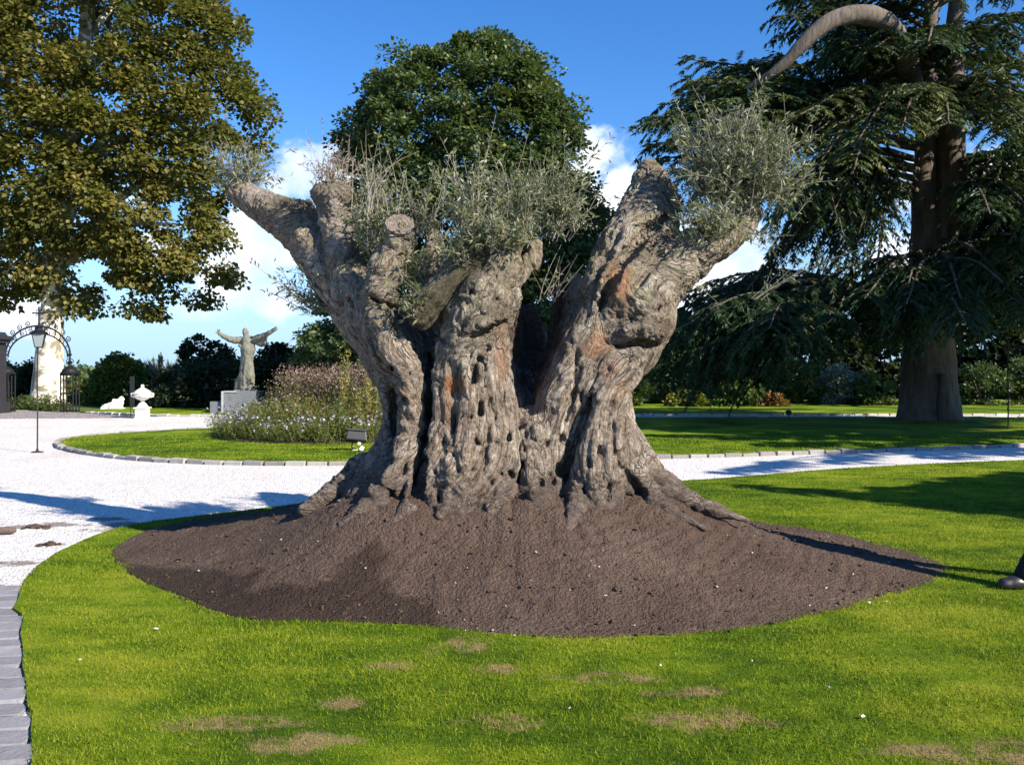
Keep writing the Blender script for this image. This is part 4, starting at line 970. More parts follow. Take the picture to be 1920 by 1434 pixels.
# left bushes
shoots('leafy_shoots', 704, 448, 7.6, (17, 30), 80, .12, .34, 17, .8, (-.1, -.2, 0), 1.0, fan=.75, deep=.15)
shoots('leafy_shoots', 698, 400, 8.15, (24, 12), 50, .15, .4, 18, 1.0, (0, 0, 0), .8, fan=.5)
shoots('bare_shoots', 715, 400, 7.3, (44, 8), 16, .3, .62, 19, 1.3, (.05, 0, 0), .22, fan=.18, bare=.4)
shoots('leafy_shoots', 770, 510, 7.2, (18, 34), 40, .1, .24, 20, .5, (.2, -.4, -.1), 1.0, fan=.7)
shoots('dead_shoots', 618, 352, 8.0, (28, 8), 46, .15, .45, 21, 1.0, (-.05, 0, 0), .8, mat='dead_leaf', fan=.45, ll=.04)
shoots('leafy_shoots', 458, 345, 8.75, (22, 10), 36, .18, .42, 22, 1.0, (.1, 0, 0), .8, fan=.5)
shoots('leafy_shoots', 440, 330, 8.75, (26, 24), 40, .12, .3, 23, .5, (-.35, 0, 0), .8, fan=.6)
shoots('leafy_shoots', 600, 575, 7.95, (22, 20), 36, .12, .3, 24, .2, (-.55, 0, .15), .8, fan=.55)
shoots('leafy_shoots', 590, 580, 7.95, (10, 6), 6, .3, .5, 25, .6, (-.9, 0, .1), .7, fan=.2)
shoots('leafy_shoots', 1035, 560, 7.6, (14, 8), 14, .2, .4, 26, 1.0, (.15, -.1, 0), .25, fan=.35, bare=.3)
shoots('leafy_shoots', 780, 575, 6.95, (14, 22), 24, .08, .2, 27, .3, (-.2, -.5, -.2), 1.0, fan=.6)

# ------------------------------------------------------------------ trees, hedge and shrubs
def bark_tree(name, lo, hi, patch=None, stretch=0.15, sc=7):
    m, g, out = material(name); p = g.node('ShaderNodeNewGeometry').outputs['Position']
    mp = g.node('ShaderNodeMapping'); mp.inputs['Scale'].default_value = (1, 1, stretch); g.l.new(p, mp.inputs['Vector'])
    n = g.noise(mp.outputs[0], sc, 6, 0.65); b = g.noise(p, 1.6, 5, 0.6, 0.4); c = g.ramp(g.math('ADD', g.math('MULTIPLY', n, 0.7), g.math('MULTIPLY', b, 0.3)), [(0.3, lo), (0.7, hi)])
    if patch: c = g.mix(g.math('MULTIPLY', g.step(b, 0.50, 0.58), 0.85), c, patch)
    principled(g, out, c, 0.9, 0.15, 0, n, 0.8, 0.05)
bark_tree('plane_bark', (0.56, 0.51, 0.40), (0.80, 0.76, 0.66), (0.17, 0.145, 0.095, 1), 0.6, 3)
bark_tree('cedar_bark', (0.045, 0.036, 0.030), (0.20, 0.165, 0.135))
bark_tree('dark_bark', (0.05, 0.04, 0.03), (0.16, 0.13, 0.10))
leaf_mat('plane_leaf', [(0.0, (0.050, 0.058, 0.011)), (0.35, (0.105, 0.105, 0.018)), (0.65, (0.165, 0.140, 0.028)), (1.0, (0.240, 0.175, 0.045))], 0.3, 0.5, 0.35, 0.5, 0.35)
leaf_mat('linden_leaf', [(0.0, (0.022, 0.042, 0.011)), (0.5, (0.066, 0.104, 0.030)), (0.9, (0.140, 0.170, 0.062)), (1.0, (0.24, 0.17, 0.03))], 0.22, 0.5, 0.4, 0.35, 0.5)
leaf_mat('cedar_needle', [(0.0, (0.009, 0.022, 0.010)), (0.45, (0.022, 0.048, 0.017)), (0.8, (0.066, 0.098, 0.026)), (1.0, (0.14, 0.135, 0.045))], 0.12, 0.55, 0.3, 0.35, 0.45)
leaf_mat('yew_leaf', [(0.0, (0.006, 0.012, 0.005)), (0.6, (0.016, 0.028, 0.010)), (1.0, (0.04, 0.055, 0.02))], 0.1, 0.5, 0.3, 0.3, 0.6)
leaf_mat('shrub_leaf', [(0.0, (0.022, 0.042, 0.010)), (0.5, (0.060, 0.095, 0.020)), (1.0, (0.15, 0.17, 0.04))], 0.28, 0.5, 0.3, 0.4, 0.6)
leaf_mat('sunny_leaf', [(0.0, (0.040, 0.065, 0.014)), (0.5, (0.110, 0.150, 0.030)), (1.0, (0.22, 0.25, 0.06))], 0.3, 0.5, 0.3, 0.4, 0.6)
leaf_mat('vine_leaf', [(0.0, (0.06, 0.085, 0.010)), (0.5, (0.13, 0.15, 0.020)), (1.0, (0.27, 0.21, 0.03))], 0.3, 0.5, 0.3, 0.4, 0.8)
leaf_mat('silver_leaf', [(0.0, (0.13, 0.15, 0.12)), (0.6, (0.27, 0.29, 0.24)), (1.0, (0.42, 0.43, 0.38))], 0.3, 0.6, 0.3, 0.2, 1.0)
leaf_mat('russet_leaf', [(0.0, (0.07, 0.035, 0.015)), (0.6, (0.20, 0.085, 0.03)), (1.0, (0.33, 0.17, 0.06))], 0.3, 0.6, 0.3, 0.2, 1.0)

def trunk_mesh(name, mat, paths, sides=14, amp=0.05, seed=0, ns=2.0):
    """tapered limbs: rows x, y, z, r"""
    mb = MB()
    for p in paths:
        n = max(6, int(sum(np.linalg.norm(np.diff(np.array(p)[:, :3], axis=0), axis=1)) / 0.35)); q = smooth_path(p, min(n, 60))
        mb.tube(q[:, :3], np.maximum(q[:, 3], 0.006), sides if q[0, 3] > 0.12 else 7)
    V = np.array(mb.v); 
    me = bpy.data.meshes.new(name); me.from_pydata([tuple(v) for v in V + amp * np.stack([fbm(V * ns, 3, seed), fbm(V * ns, 3, seed + 5), 0.3 * fbm(V * ns, 3, seed + 9)], 1)], [], mb.f); me.update()
    me.polygons.foreach_set('use_smooth', [True] * len(me.polygons)); me.materials.append(mat); return me
def clump_leaves(C, rad, per, size, kind, rng, wr=1.0, flat=0.65, droop=0.35, spread=1.0, outward=None, tint=(0, 1), lift=0.25):
    """leaves spread through many small clumps; C (n,3) centres"""
    n = len(C); per = np.broadcast_to(per, (n,)).astype(int); idx = np.repeat(np.arange(n), per); m = len(idx)
    d = rng.normal(size=(m, 3)); d /= np.linalg.norm(d, axis=1, keepdims=True); r = rng.random(m) ** 0.45
    Rd = np.broadcast_to(rad, (n,))[idx]
    off = d * (r * Rd)[:, None]; off[:, 2] *= flat; off[:, 2] -= droop * Rd * (off[:, 0] ** 2 + off[:, 1] ** 2) / (Rd ** 2)
    P = C[idx] + off
    Dr = d * 0.8 + rng.normal(size=(m, 3)) * 0.6 + [0, 0, -droop]
    if outward is not None: Dr += outward[idx] * 0.6
    up = d * 0.5 + np.array([0, 0, 0.9]) + (outward[idx] * 0.4 if outward is not None else 0)
    ct = rng.random(n)[idx]
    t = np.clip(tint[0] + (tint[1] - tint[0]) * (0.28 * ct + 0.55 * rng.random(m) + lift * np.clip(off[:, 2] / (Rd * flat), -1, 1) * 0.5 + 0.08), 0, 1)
    L = size * rng.uniform(.6, 1.25, m)
    return leaves(kind, P, frames(Dr, up, rng, 0.45), L, L * wr, t)
def crown_centres(poly, Yc, depth, n, rng, front=0.6, inner=0.35, zmin=None):
    """clump centres filling a rounded volume whose outline in the plane Y=Yc is poly (photograph pixels)"""
    P2 = np.array(poly, float); W2 = np.column_stack([(P2[:, 0] - 960) / F * Yc, CZ + (HZ - P2[:, 1]) / F * Yc])
    lo, hi = W2.min(0), W2.max(0); out = []; N = []
    while len(out) < n:
        p = lo + (hi - lo) * rng.random((n * 2, 2)); p = p[inside(p, W2)]; dd = edge_dist(p, W2)
        for q, e in zip(p, dd):
            h = depth * math.sqrt(max(0.0, 1 - (1 - min(e / (depth * 0.9), 1)) ** 2)); u = (-1 if rng.random() < front else 1) * (1 - inner * rng.random() ** 1.5)
            out.append((q[0], Yc + h * u, q[1])); N.append(u)
            if len(out) >= n: break
    C = np.array(out); c0 = np.array([W2[:, 0].mean(), Yc, W2[:, 1].mean()]); O = C - c0; O /= np.linalg.norm(O, axis=1, keepdims=True) + 1e-9
    return C, O
def add_crown(root, C, rad, per, size, kind, mat, rng, O=None, name='crown', **kw):
    me = leaf_mesh(name, [clump_leaves(C, rad, per, size, kind, rng, outward=O, **kw)], MAT[mat])
    o = link(name, me, root, keep=True); o['kind'] = 'stuff'; return o

# --- plane tree
rng = np.random.default_rng(21)
Yp = 38.0; root = empty('plane_tree', (W(90, 0, Yp)[0], Yp, 0)); tag(root, 'tall plane tree with pale patchy trunk and browning leaves behind the iron gate', 'plane tree')
def wp(x, y, Y, r): return (*W(x, y, Y), r)
bx = root.location.x
paths = [[(bx - .05, Yp, -0.1, 0.95), (bx, Yp, 0.5, 0.70), wp(92, 690, Yp, 0.60), wp(95, 620, Yp, 0.52), wp(102, 540, Yp, 0.43), wp(104, 490, Yp, 0.50), wp(112, 380, Yp, 0.4), wp(150, 150, Yp, 0.3), wp(170, -80, Yp, 0.16)]]
for k, (x, y, dy, r) in enumerate([(330, 420, -3, .17), (410, 300, -1, .2), (260, 250, -5, .17), (430, 150, 2, .16), (20, 400, -3, .2), (-60, 250, -2, .2), (300, 40, -4, .16), (380, -60, 0, .14), (60, 100, -5, .16), (230, 520, -2, .08), (370, 500, -3, .07), (0, 520, -3, .08), (-90, 480, 1, .1)]):
    paths.append([wp(108 + (x > 110) * 6, min(500, y + 190), Yp, r * 1.2), wp((x + 110) / 2, (y + min(480, y + 140)) / 2 - 25, Yp + 1.2 + dy * .2, r * .8), wp(x, y, Yp + 1.4 + dy * .3, 0.03)])
link('trunk', trunk_mesh('trunk', MAT['plane_bark'], paths, 16, 0.07, 3, 1.1), root, keep=True)
poly = [(-330, -200), (0, -330), (230, -280), (380, -160), (440, -40), (440, 30), (470, 85), (462, 140), (487, 205), (490, 262), (468, 300), (432, 318), (425, 372), (400, 415), (428, 470), (425, 515), (395, 540), (365, 580), (348, 545), (322, 520), (305, 590), (272, 590), (255, 530), (215, 500), (185, 520), (160, 585), (132, 560), (70, 520), (45, 565), (15, 570), (-20, 530), (-200, 520), (-330, 420)]
C, O = crown_centres(poly, Yp + 1.2, 3.6, 900, rng, 0.70, 0.5)
add_crown(root, C, rng.uniform(.6, 1.15, len(C)), rng.integers(175, 260, len(C)), 0.21, 'lance', 'plane_leaf', rng, O, wr=.95, flat=.6, droop=.45)

# --- dense dark tree behind the olive
rng = np.random.default_rng(22)
Yl = 34.0; root = empty('linden_tree', (W(905, 0, Yl)[0], Yl, 0)); tag(root, 'dense dark green rounded tree standing behind the olive tree', 'tree'); bx = root.location.x
paths = [[(bx, Yl, -.1, .6), (bx, Yl, .8, .42), (bx, Yl, 5, .32), (bx, Yl, 11.5, .1)]] + [[(bx, Yl, 1.4 + .65 * i, .12), (bx + 1.8 * math.cos(i * 2.4), Yl + 1.8 * math.sin(i * 2.4), 2.6 + .75 * i, .08), (bx + 3.2 * math.cos(i * 2.4), Yl + 2.8 * math.sin(i * 2.4), 3.2 + .8 * i, .02)] for i in range(11)]
link('trunk', trunk_mesh('trunk', MAT['dark_bark'], paths, 12, 0.03, 4), root, keep=True)
poly = [(915, 92), (1000, 112), (1030, 160), (1052, 205), (1070, 235), (1085, 290), (1090, 345), (1130, 375), (1138, 405), (1112, 455), (1112, 540), (1105, 660), (1040, 705), (720, 712), (640, 705), (600, 680), (590, 620), (602, 580), (650, 545), (668, 480), (662, 380), (668, 320), (645, 268), (668, 235), (698, 200), (708, 158), (740, 132), (800, 112), (860, 105)]
C, O = crown_centres(poly, Yl, 4.2, 980, rng, 0.72, 0.55)
C += O * (rng.random((len(C), 1)) ** 3 * 0.65)
add_crown(root, C, .36 + .65 * rng.random(len(C)) ** 1.5, rng.integers(120, 190, len(C)), 0.175, 'lance', 'linden_leaf', rng, O, wr=.8, flat=.42, droop=.45, lift=.5)

# --- cedars
def cedar_branch(path, Lmax, rng, step=0.24, droop=0.45, card=(0.15, 0.27), start=0.2, tint=0.0, dens=1.0):
    n = 60; q = smooth_path(np.array(path)[:, :3], n); ln = np.linalg.norm(np.diff(q, axis=0), axis=1).sum()
    Pp, Dd, Tt = [], [], []; twigs = []
    for t in np.arange(start, 1.0, step / ln / dens):
        i = min(int(t * (n - 1)), n - 2); p = q[i]; tg = q[i + 1] - q[i]; tg /= np.linalg.norm(tg); sd = np.cross(tg, [0, 0, 1]); sd /= np.linalg.norm(sd) + 1e-6
        for s in (-1, 1):
            l = Lmax * (0.35 + 0.65 * math.sin(math.pi * min(0.92, 0.25 + 0.7 * t))) * rng.uniform(.55, 1.1)
            d = sd * s * rng.uniform(.5, 1) + tg * rng.uniform(.2, .8) + np.array([0, 0, rng.uniform(-.12, .22)]); d /= np.linalg.norm(d); k = max(4, int(l / 0.036 * dens)); u = np.sort(rng.random(k))[:, None]
            dr = droop * rng.uniform(.5, 1.5)
            pts = p + d * l * u - np.array([0, 0, 1.0]) * dr * l * u ** 2; tan = d - np.array([0, 0, 1.0]) * 2 * dr * u; tan /= np.linalg.norm(tan, axis=1, keepdims=True)
            lat = np.cross(tan, [0, 0, 1]); lat /= np.linalg.norm(lat, axis=1, keepdims=True) + 1e-6
            for s2 in (-1, 1):
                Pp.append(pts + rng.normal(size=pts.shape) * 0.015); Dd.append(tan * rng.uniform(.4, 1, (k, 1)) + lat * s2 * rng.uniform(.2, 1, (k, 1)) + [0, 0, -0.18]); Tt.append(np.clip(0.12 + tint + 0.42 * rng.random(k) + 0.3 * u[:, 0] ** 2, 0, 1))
            twigs.append((p, p + d * l * .5 - np.array([0, 0, 1]) * dr * l * .25, p + d * l * .95 - np.array([0, 0, 1]) * dr * l * .9))
    return np.concatenate(Pp), np.concatenate(Dd), np.concatenate(Tt), twigs
def cedar(name, loc, label, trunks, limbs, rng, card=(0.12, 0.24), wid=0.24, group=None):
    root = empty(name, loc); tag(root, label, 'cedar tree', group)
    Pp, Dd, Tt, mb, lp = [], [], [], MB(), []
    full = []
    for L in limbs:      # side boughs leave every limb
        full.append(L); A = np.array(L['path'], float); q = smooth_path(A, 9)
        for _ in range(L.get('side', 2)):
            i = rng.integers(2, 6); e = q[-1] + (q[-1] - q[i]) * rng.uniform(-.35, .0) + rng.normal(size=3) * [.9, 1.5, .4]; mm = (q[i] + e) / 2 + [0, 0, .25]
            M = dict(L); M['path'] = [tuple(q[i]), tuple(mm), tuple(e)]; M['start'] = .15; M['r'] = .045; M['w'] = L['w'] * .85; full.append(M)
    for L in full:
        p, dd, tt_, tw = cedar_branch(L['path'], L.get('w', 1.3), rng, droop=L.get('droop', .45), tint=L.get('tint', 0), start=L.get('start', .2), dens=L.get('dens', 1.0), step=L.get('step', .24)); Pp.append(p); Dd.append(dd); Tt.append(tt_)
        r0 = L.get('r', .10); P = np.array(L['path']); lp.append(np.column_stack([P[:, :3], np.linspace(r0, 0.02, len(P))]))
        for a in tw[::3]: mb.tube(a, [0.018, 0.012, 0.006], 3, cap=False)
    link('trunk', trunk_mesh('trunk', MAT['cedar_bark'], trunks, 18, 0.09, 5, 1.6), root, keep=True)
    link('limbs', trunk_mesh('limbs', MAT['dark_bark'], lp, 9, 0.03, 6), root, keep=True)
    P = np.concatenate(Pp); D = np.concatenate(Dd); T = np.concatenate(Tt); S = rng.uniform(card[0], card[1], len(P))
    o = link('foliage', leaf_mesh('foliage', [leaves('blade', P, frames(D, None, rng, .5), S, S * wid * 1.25, T)], MAT['cedar_needle']), root, keep=True); o['kind'] = 'stuff'
    t = mb.build('twigs', MAT['cedar_bark'], o); t['kind'] = 'stuff'
    return root
rng = np.random.default_rng(23); Yd = 27.8
def lp(*pts): return [tuple(W(x, y, Yd + dy)) for x, y, dy in pts]
limbs = []
def add(w, droop, tint, *pts, **kw): limbs.append(dict(path=lp(*pts), w=w, droop=droop, tint=tint, **kw))
# long layer reaching left above the olive
for (x, y, dy) in [(1185, 238, -1.5), (1205, 275, -3), (1235, 200, 0), (1270, 180, 1.5), (1225, 300, -2.5), (1300, 165, 3), (1280, 250, -4), (1330, 300, -4), (1400, 150, 2), (1330, 210, -1), (1262, 320, -1.5)]:
    add(1.35, .32, .18, (1720, 225, 0), (1560, 185 + (y - 200) * .25, dy * .4), ((x + 1560) / 2 - 10, y - 35 + (y - 200) * .1, dy * .8), (x, y, dy), start=.3)
# middle plates over and right of the trunk, needles tinted lighter as if sunlit
for (x, y, dy) in [(1480, 290, -4.5), (1540, 300, -5.5), (1610, 262, -6), (1690, 240, -6), (1780, 232, -6), (1870, 262, -5.5), (1960, 300, -4), (2060, 310, -2), (1560, 200, 4), (1950, 240, 3), (1440, 250, -3), (1500, 215, -5), (1650, 225, -5), (1830, 215, -5), (1930, 190, -3)]:
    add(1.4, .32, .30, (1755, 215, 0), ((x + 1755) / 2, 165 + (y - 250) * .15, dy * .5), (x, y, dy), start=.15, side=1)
# upper dark tiers
for (x, y, dy) in [(1450, 70, -1), (1470, 130, -2.5), (1480, 20, 1), (1520, -40, 3), (1560, 110, -4), (1640, 90, -5), (1740, 80, -5.5), (1840, 90, -5), (1930, 80, -3), (1600, -20, -3), (1700, -40, -4), (1820, -30, -4), (1950, -10, 0), (1560, 160, 2), (1640, 130, 4), (1900, 130, 4), (1500, 90, 4), (1460, 0, -1), (1580, 50, 0), (1500, 170, 0)]:
    add(1.3, .45, -.04, (1760, y + 20, 0), ((x + 1760) / 2, y - 30, dy * .5), (x, y, dy), start=.12)
# curtain hanging left of the trunk
for (x, y, dy) in [(1450, 400, -3), (1470, 470, -2), (1520, 430, -4), (1440, 500, 0), (1560, 400, -4.5), (1500, 540, 1), (1580, 480, -3), (1610, 440, -4), (1540, 520, -2), (1470, 360, -5), (1640, 520, -3), (1420, 440, 2), (1400, 545, -1), (1500, 340, -5)]:
    add(1.05, 1.0, -.05, (1725, 300 + (y - 400) * .5, 0), ((x + 1700) / 2, 285 + (y - 400) * .55, dy * .6), (x, y, dy), start=.35, step=.3, side=1)
# lower tiers and right side
for (x, y, dy) in [(1560, 590, -3), (1620, 560, -5), (1700, 570, -6), (1800, 560, -6), (1890, 540, -5), (1960, 480, -3), (2040, 520, 0), (1900, 420, 3), (1980, 400, 1), (1850, 620, -4), (1500, 600, 2), (1940, 600, -2), (1640, 640, -2), (1900, 470, -2), (1880, 380, -1), (1760, 620, -5.5), (1930, 560, -4), (1680, 600, 3), (1860, 560, 4)]:
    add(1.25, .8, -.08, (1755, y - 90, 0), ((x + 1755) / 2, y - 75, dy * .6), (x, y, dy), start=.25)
# low boughs sweeping to the ground on the left
for (x, y, dy) in [(1225, 650, 0), (1260, 620, -2), (1300, 660, -3), (1340, 590, 1), (1240, 690, 2), (1290, 600, 2.5), (1380, 640, -3.5), (1420, 610, -2), (1450, 660, -4), (1215, 625, 4), (1330, 690, 0), (1390, 580, 3), (1480, 630, 3), (1270, 580, 5), (1350, 560, 4.5)]:
    add(1.7, .7, -.08, (1720, 560, 0), (1520, 535 + (y - 600) * .5, dy * .5), ((x + 1520) / 2, y - 50, dy), (x, y, dy), start=.35, step=.22)
for (x, y, dy) in [(1960, 420, -6), (2060, 450, -5), (2000, 520, -6.5), (2100, 380, -4), (2150, 520, -3), (2050, 300, -6)]:
    add(1.4, .6, -.02, (1770, y - 70, 0), ((x + 1770) / 2, y - 80, dy * .5), (x, y, dy), start=.25)
bx, by = W(1742, 0, Yd)[0], Yd
for (ex, ey, ez) in [(6, -4, 3.6), (7, -5.5, 4.6), (5, -6, 4.2), (8, -4, 5.6), (6.5, -7, 6.2), (8.5, -6, 7), (9, -3, 4.2), (7.5, -2, 3.2), (4.8, -4.6, 2.9)]:
    limbs.append(dict(path=[(bx + .3, by - .3, ez + .3), (bx + ex * .5, by + ey * .5, ez + 1.0), (bx + ex, by + ey, ez)], w=1.5, droop=.5, start=.3))
trunks = [[(bx, by, -.2, 1.15), (bx, by, .3, .95), wp(1742, 690, Yd, .78), wp(1745, 560, Yd, .75), wp(1738, 450, Yd, .52), wp(1733, 330, Yd, .36), wp(1738, 200, Yd, .3), wp(1745, 0, Yd, .2), wp(1755, -160, Yd, .06)],
          [wp(1758, 620, Yd - .2, .6), wp(1780, 480, Yd - .25, .50), wp(1785, 360, Yd - .25, .45), wp(1782, 250, Yd - .2, .4), wp(1790, 60, Yd, .28), wp(1800, -120, Yd, .08)],
          [wp(1725, 230, Yd - .5, .28), wp(1700, 110, Yd - 2.6, .29), wp(1665, 45, Yd - 4.0, .27), wp(1612, 28, Yd - 4.8, .25), wp(1555, 42, Yd - 5.0, .22), wp(1500, 88, Yd - 5.0, .18), wp(1455, 135, Yd - 4.8, .13), wp(1400, 165, Yd - 4.5, .05)],
          [wp(1768, 700, Yd - .9, .12), wp(1774, 745, Yd - .95, .22), wp(1778, 790, Yd - 1.0, .30)]]
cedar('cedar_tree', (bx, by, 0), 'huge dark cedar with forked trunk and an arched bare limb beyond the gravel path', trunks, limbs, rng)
# two more cedars stand off to the right, outside the picture, and throw their shade across the lawns
def shade_at(x, y, z): d = (z) / math.tan(SUN_EL); return np.array([x + d * math.cos(SUN_AZ), y + d * math.sin(SUN_AZ), z])
def side_cedar(name, loc, h, pads, label, seed):
    rg_ = np.random.default_rng(seed); lb = []
    for (x, y, z, w) in pads:
        e = shade_at(x, y, z); b = np.array([loc[0], loc[1], max(1.5, z - 1.0)]); mid = (b + e) / 2 + [0, 0, .7]
        lb.append(dict(path=[tuple(b), tuple(mid), tuple(e)], w=w, droop=.35, start=.3 if w > .45 else .72, r=.12 if w > .45 else .05, side=0))
    cedar(name, (loc[0], loc[1], 0), label, [[(loc[0], loc[1], -.2, .8), (loc[0], loc[1], .6, .55), (loc[0] + .2, loc[1], h * .6, .35), (loc[0], loc[1], h, .05)]], lb, rg_, (0.24, 0.4), 0.34)
side_cedar('cedar_tree', (18.5, 12.5), 12.0, [(5.0, 18.5, 7, 1.0), (9, 19.5, 8, 1.1), (6, 21.5, 8.5, 1.0), (11, 22, 8, 1.2), (4, 24, 9.5, 1.0), (8, 24.8, 9, 1.1), (13, 25, 9, 1.3), (6.5, 27.5, 10, 1.0), (12, 27.6, 10, 1.3), (2.6, 21.0, 9, .7), (3, 27.2, 10.5, .9), (9.5, 16.6, 7, .9), (5.4, 15.2, 7.5, .5), (3.6, 14.1, 7.5, .45), (15, 23, 8, 1.3), (11.9, 28.7, 9, 1.3), (10.6, 29.5, 9.5, 1.3), (9.4, 30.4, 10, 1.3), (8.1, 31.2, 10.5, 1.2), (12, 28.3, 8, 1.2), (14, 27.8, 7.5, 1.2), (13.2, 29, 8.5, 1.2), (15, 29, 8, 1.2), (2, 25.6, 9.5, .9), (5, 26, 9.5, 1.0), (9.5, 26.6, 9, 1.1), (7, 28.8, 10, 1.0), (4.5, 20, 8.5, .6), (8.5, 21.5, 8, .8), (3.0, 13.7, 7.0, .4), (7.6, 16.2, 7, .7)],
           'tall cedar standing right of the gravel path, its boughs shading the oval lawn', 31)  # some of these boughs are added only to shade the forked cedar's trunk
side_cedar('cedar_tree', (14.5, 3.5), 8.0, [(5.6, 12.2, 6.5, .9), (6.8, 12.8, 7, 1.0), (7.2, 11.6, 6.5, 1.0), (6.2, 10.6, 6, .8), (8.2, 10.4, 6, 1.0), (7.6, 13.6, 7.2, .6), (4.7, 12.0, 6.5, .5), (9.5, 12, 6.5, 1.2), (10, 9.6, 6, 1.2), (3.7, 11.7, 6.2, .5), (4.6, 11.3, 6, .7), (5.4, 11.2, 6, .8), (6.4, 11.5, 6.2, .9), (7.6, 12.4, 6.5, .9), (3.0, 12.1, 6.4, .36), (8.6, 11.4, 6.2, 1.0)],
           'low spreading cedar standing right of the front lawn behind the person', 32)

side_cedar('cedar_tree', (25.0, 31.0), 14.0, [(5, 43, 10, 1.6), (8, 44, 10.5, 1.6), (11, 43, 10, 1.6), (14, 44, 10, 1.6), (17, 43, 9.5, 1.6), (6.5, 45.5, 11, 1.6), (10, 46, 11, 1.6), (13, 46, 11, 1.6), (19, 45, 9, 1.6), (16, 46, 10, 1.6), (9, 42, 9, 1.2), (15, 42, 9, 1.2)], 'unseen tall cedar added right of the forked cedar to shade the shrubs', 34)  # out-of-view tree, added to darken the shrubs behind the forked cedar

# --- hedge, shrubs and far trees, each its own thing
def bush(name, label, poly, Yc, depth, n, rad, per, size, mat, seed, cat='shrub', kind='lance', group=None, stem=0.06, **kw):
    rg_ = np.random.default_rng(seed); P = np.array(poly, float); cx = P[:, 0].mean(); root = empty(name, (W(cx, 0, Yc)[0], Yc, 0)); tag(root, label, cat, group)
    kw.setdefault('wr', .75); size = size * 1.12
    C, O = crown_centres(poly, Yc, depth, n, rg_, 0.65, 0.5); C[:, 2] = np.maximum(C[:, 2], 0.12)
    add_crown(root, C, rg_.uniform(.7, 1.25, n) * rad, per, size, kind, mat, rg_, O, 'foliage', **kw)
    bx_ = root.location.x; zt = C[:, 2].max(); far = C[rg_.choice(n, min(n, 9), replace=False)]
    link('stems', trunk_mesh('stems', MAT['dark_bark'], [[(bx_ + .15 * (c[0] - bx_), Yc + .1 * (c[1] - Yc), -.05, stem), (bx_ + .5 * (c[0] - bx_), Yc + .4 * (c[1] - Yc), c[2] * .5, stem * .7), (c[0], c[1], c[2], .01)] for c in far], 7, 0.02, seed), root, keep=True)
    return root
def blob(x0, x1, y0, y1, seed=0, k=12, flatb=True):
    rg_ = random.Random(seed); cx, cy = (x0 + x1) / 2, (y0 + y1) / 2; out = []
    for i in range(k):
        a = 2 * math.pi * i / k; q = rg_.uniform(.82, 1.05); y = cy + (y1 - y0) / 2 * q * math.sin(a)
        out.append((cx + (x1 - x0) / 2 * q * math.cos(a) * (1.0 if y < cy else 1.03), y if y < cy else min(y1, cy + (y1 - y0) / 2 * (1 if abs(math.sin(a)) > .3 else math.sin(a)))))
    return out
bush('clipped_hedge', 'long dark clipped hedge behind the bronze statue', [(284, 771), (282, 728), (312, 706), (342, 690), (380, 680), (430, 684), (480, 674), (560, 672), (640, 668), (700, 668), (700, 771)], 37.5, 1.1, 420, .36, 60, .15, 'yew_leaf', 41, 'hedge', flat=.9, droop=.1)
bush('dark_tree', 'small open dark tree rising above the hedge left of the statue', [(340, 700), (345, 660), (352, 640), (378, 628), (402, 640), (425, 652), (432, 672), (445, 700)], 39.5, .8, 70, .24, 60, .15, 'yew_leaf', 42, 'tree', flat=.5)
bush('dark_shrub', 'round dark shrub rising above the hedge right of the statue', [(482, 700), (490, 660), (510, 648), (540, 650), (562, 672), (570, 700)], 39.5, 1.0, 80, .28, 70, .14, 'yew_leaf', 43, flat=.6)
bush('pale_shrub', 'pale green shrub peeping over the hedge between tree and statue', [(405, 700), (412, 662), (428, 652), (445, 660), (450, 700)], 41.5, .7, 30, .26, 60, .13, 'sunny_leaf', 44)
bush('round_tree', 'bushy sunlit green tree beside the white urn', [(172, 772), (170, 735), (182, 705), (196, 684), (222, 666), (240, 668), (256, 684), (268, 690), (276, 720), (290, 745), (288, 772)], 43.0, 1.5, 170, .35, 90, .15, 'sunny_leaf', 45, 'tree')
bush('yellow_hedge', 'low yellow green vine row between gate and bushy tree', [(100, 770), (98, 742), (130, 735), (180, 738), (205, 742), (205, 770)], 46.0, 1.0, 90, .26, 60, .14, 'vine_leaf', 46, 'vine row')
bush('yellow_hedge', 'strip of vines running behind the low vine row', [(100, 735), (100, 726), (150, 722), (190, 724), (190, 735)], 64.0, 1.0, 70, .35, 50, .2, 'vine_leaf', 47, 'vine row')
bush('dark_shrub', 'dark shrub against the left side of the plane trunk', [(34, 765), (36, 720), (46, 690), (62, 676), (80, 684), (84, 765)], 43.0, 1.0, 80, .3, 80, .14, 'yew_leaf', 48)
bush('loose_tree', 'pale loose tree seen through the gate past the stone pier', [(-40, 765), (-30, 690), (0, 676), (22, 684), (34, 720), (36, 765)], 50.0, 1.2, 80, .4, 80, .18, 'shrub_leaf', 49, 'tree')
bush('lavender_bed', 'low grey green bed planted round the foot of the plane tree', [(14, 774), (14, 752), (50, 744), (100, 742), (120, 750), (122, 774)], 36.6, 1.0, 90, .22, 60, .11, 'shrub_leaf', 50, 'shrub', kind='lance', wr=.3)
bush('dark_shrub', 'dark shrub at the shady end of the hedge beside the flower bed', [(570, 772), (575, 690), (600, 660), (650, 650), (700, 660), (715, 772)], 34.5, 1.3, 130, .34, 80, .14, 'yew_leaf', 51)
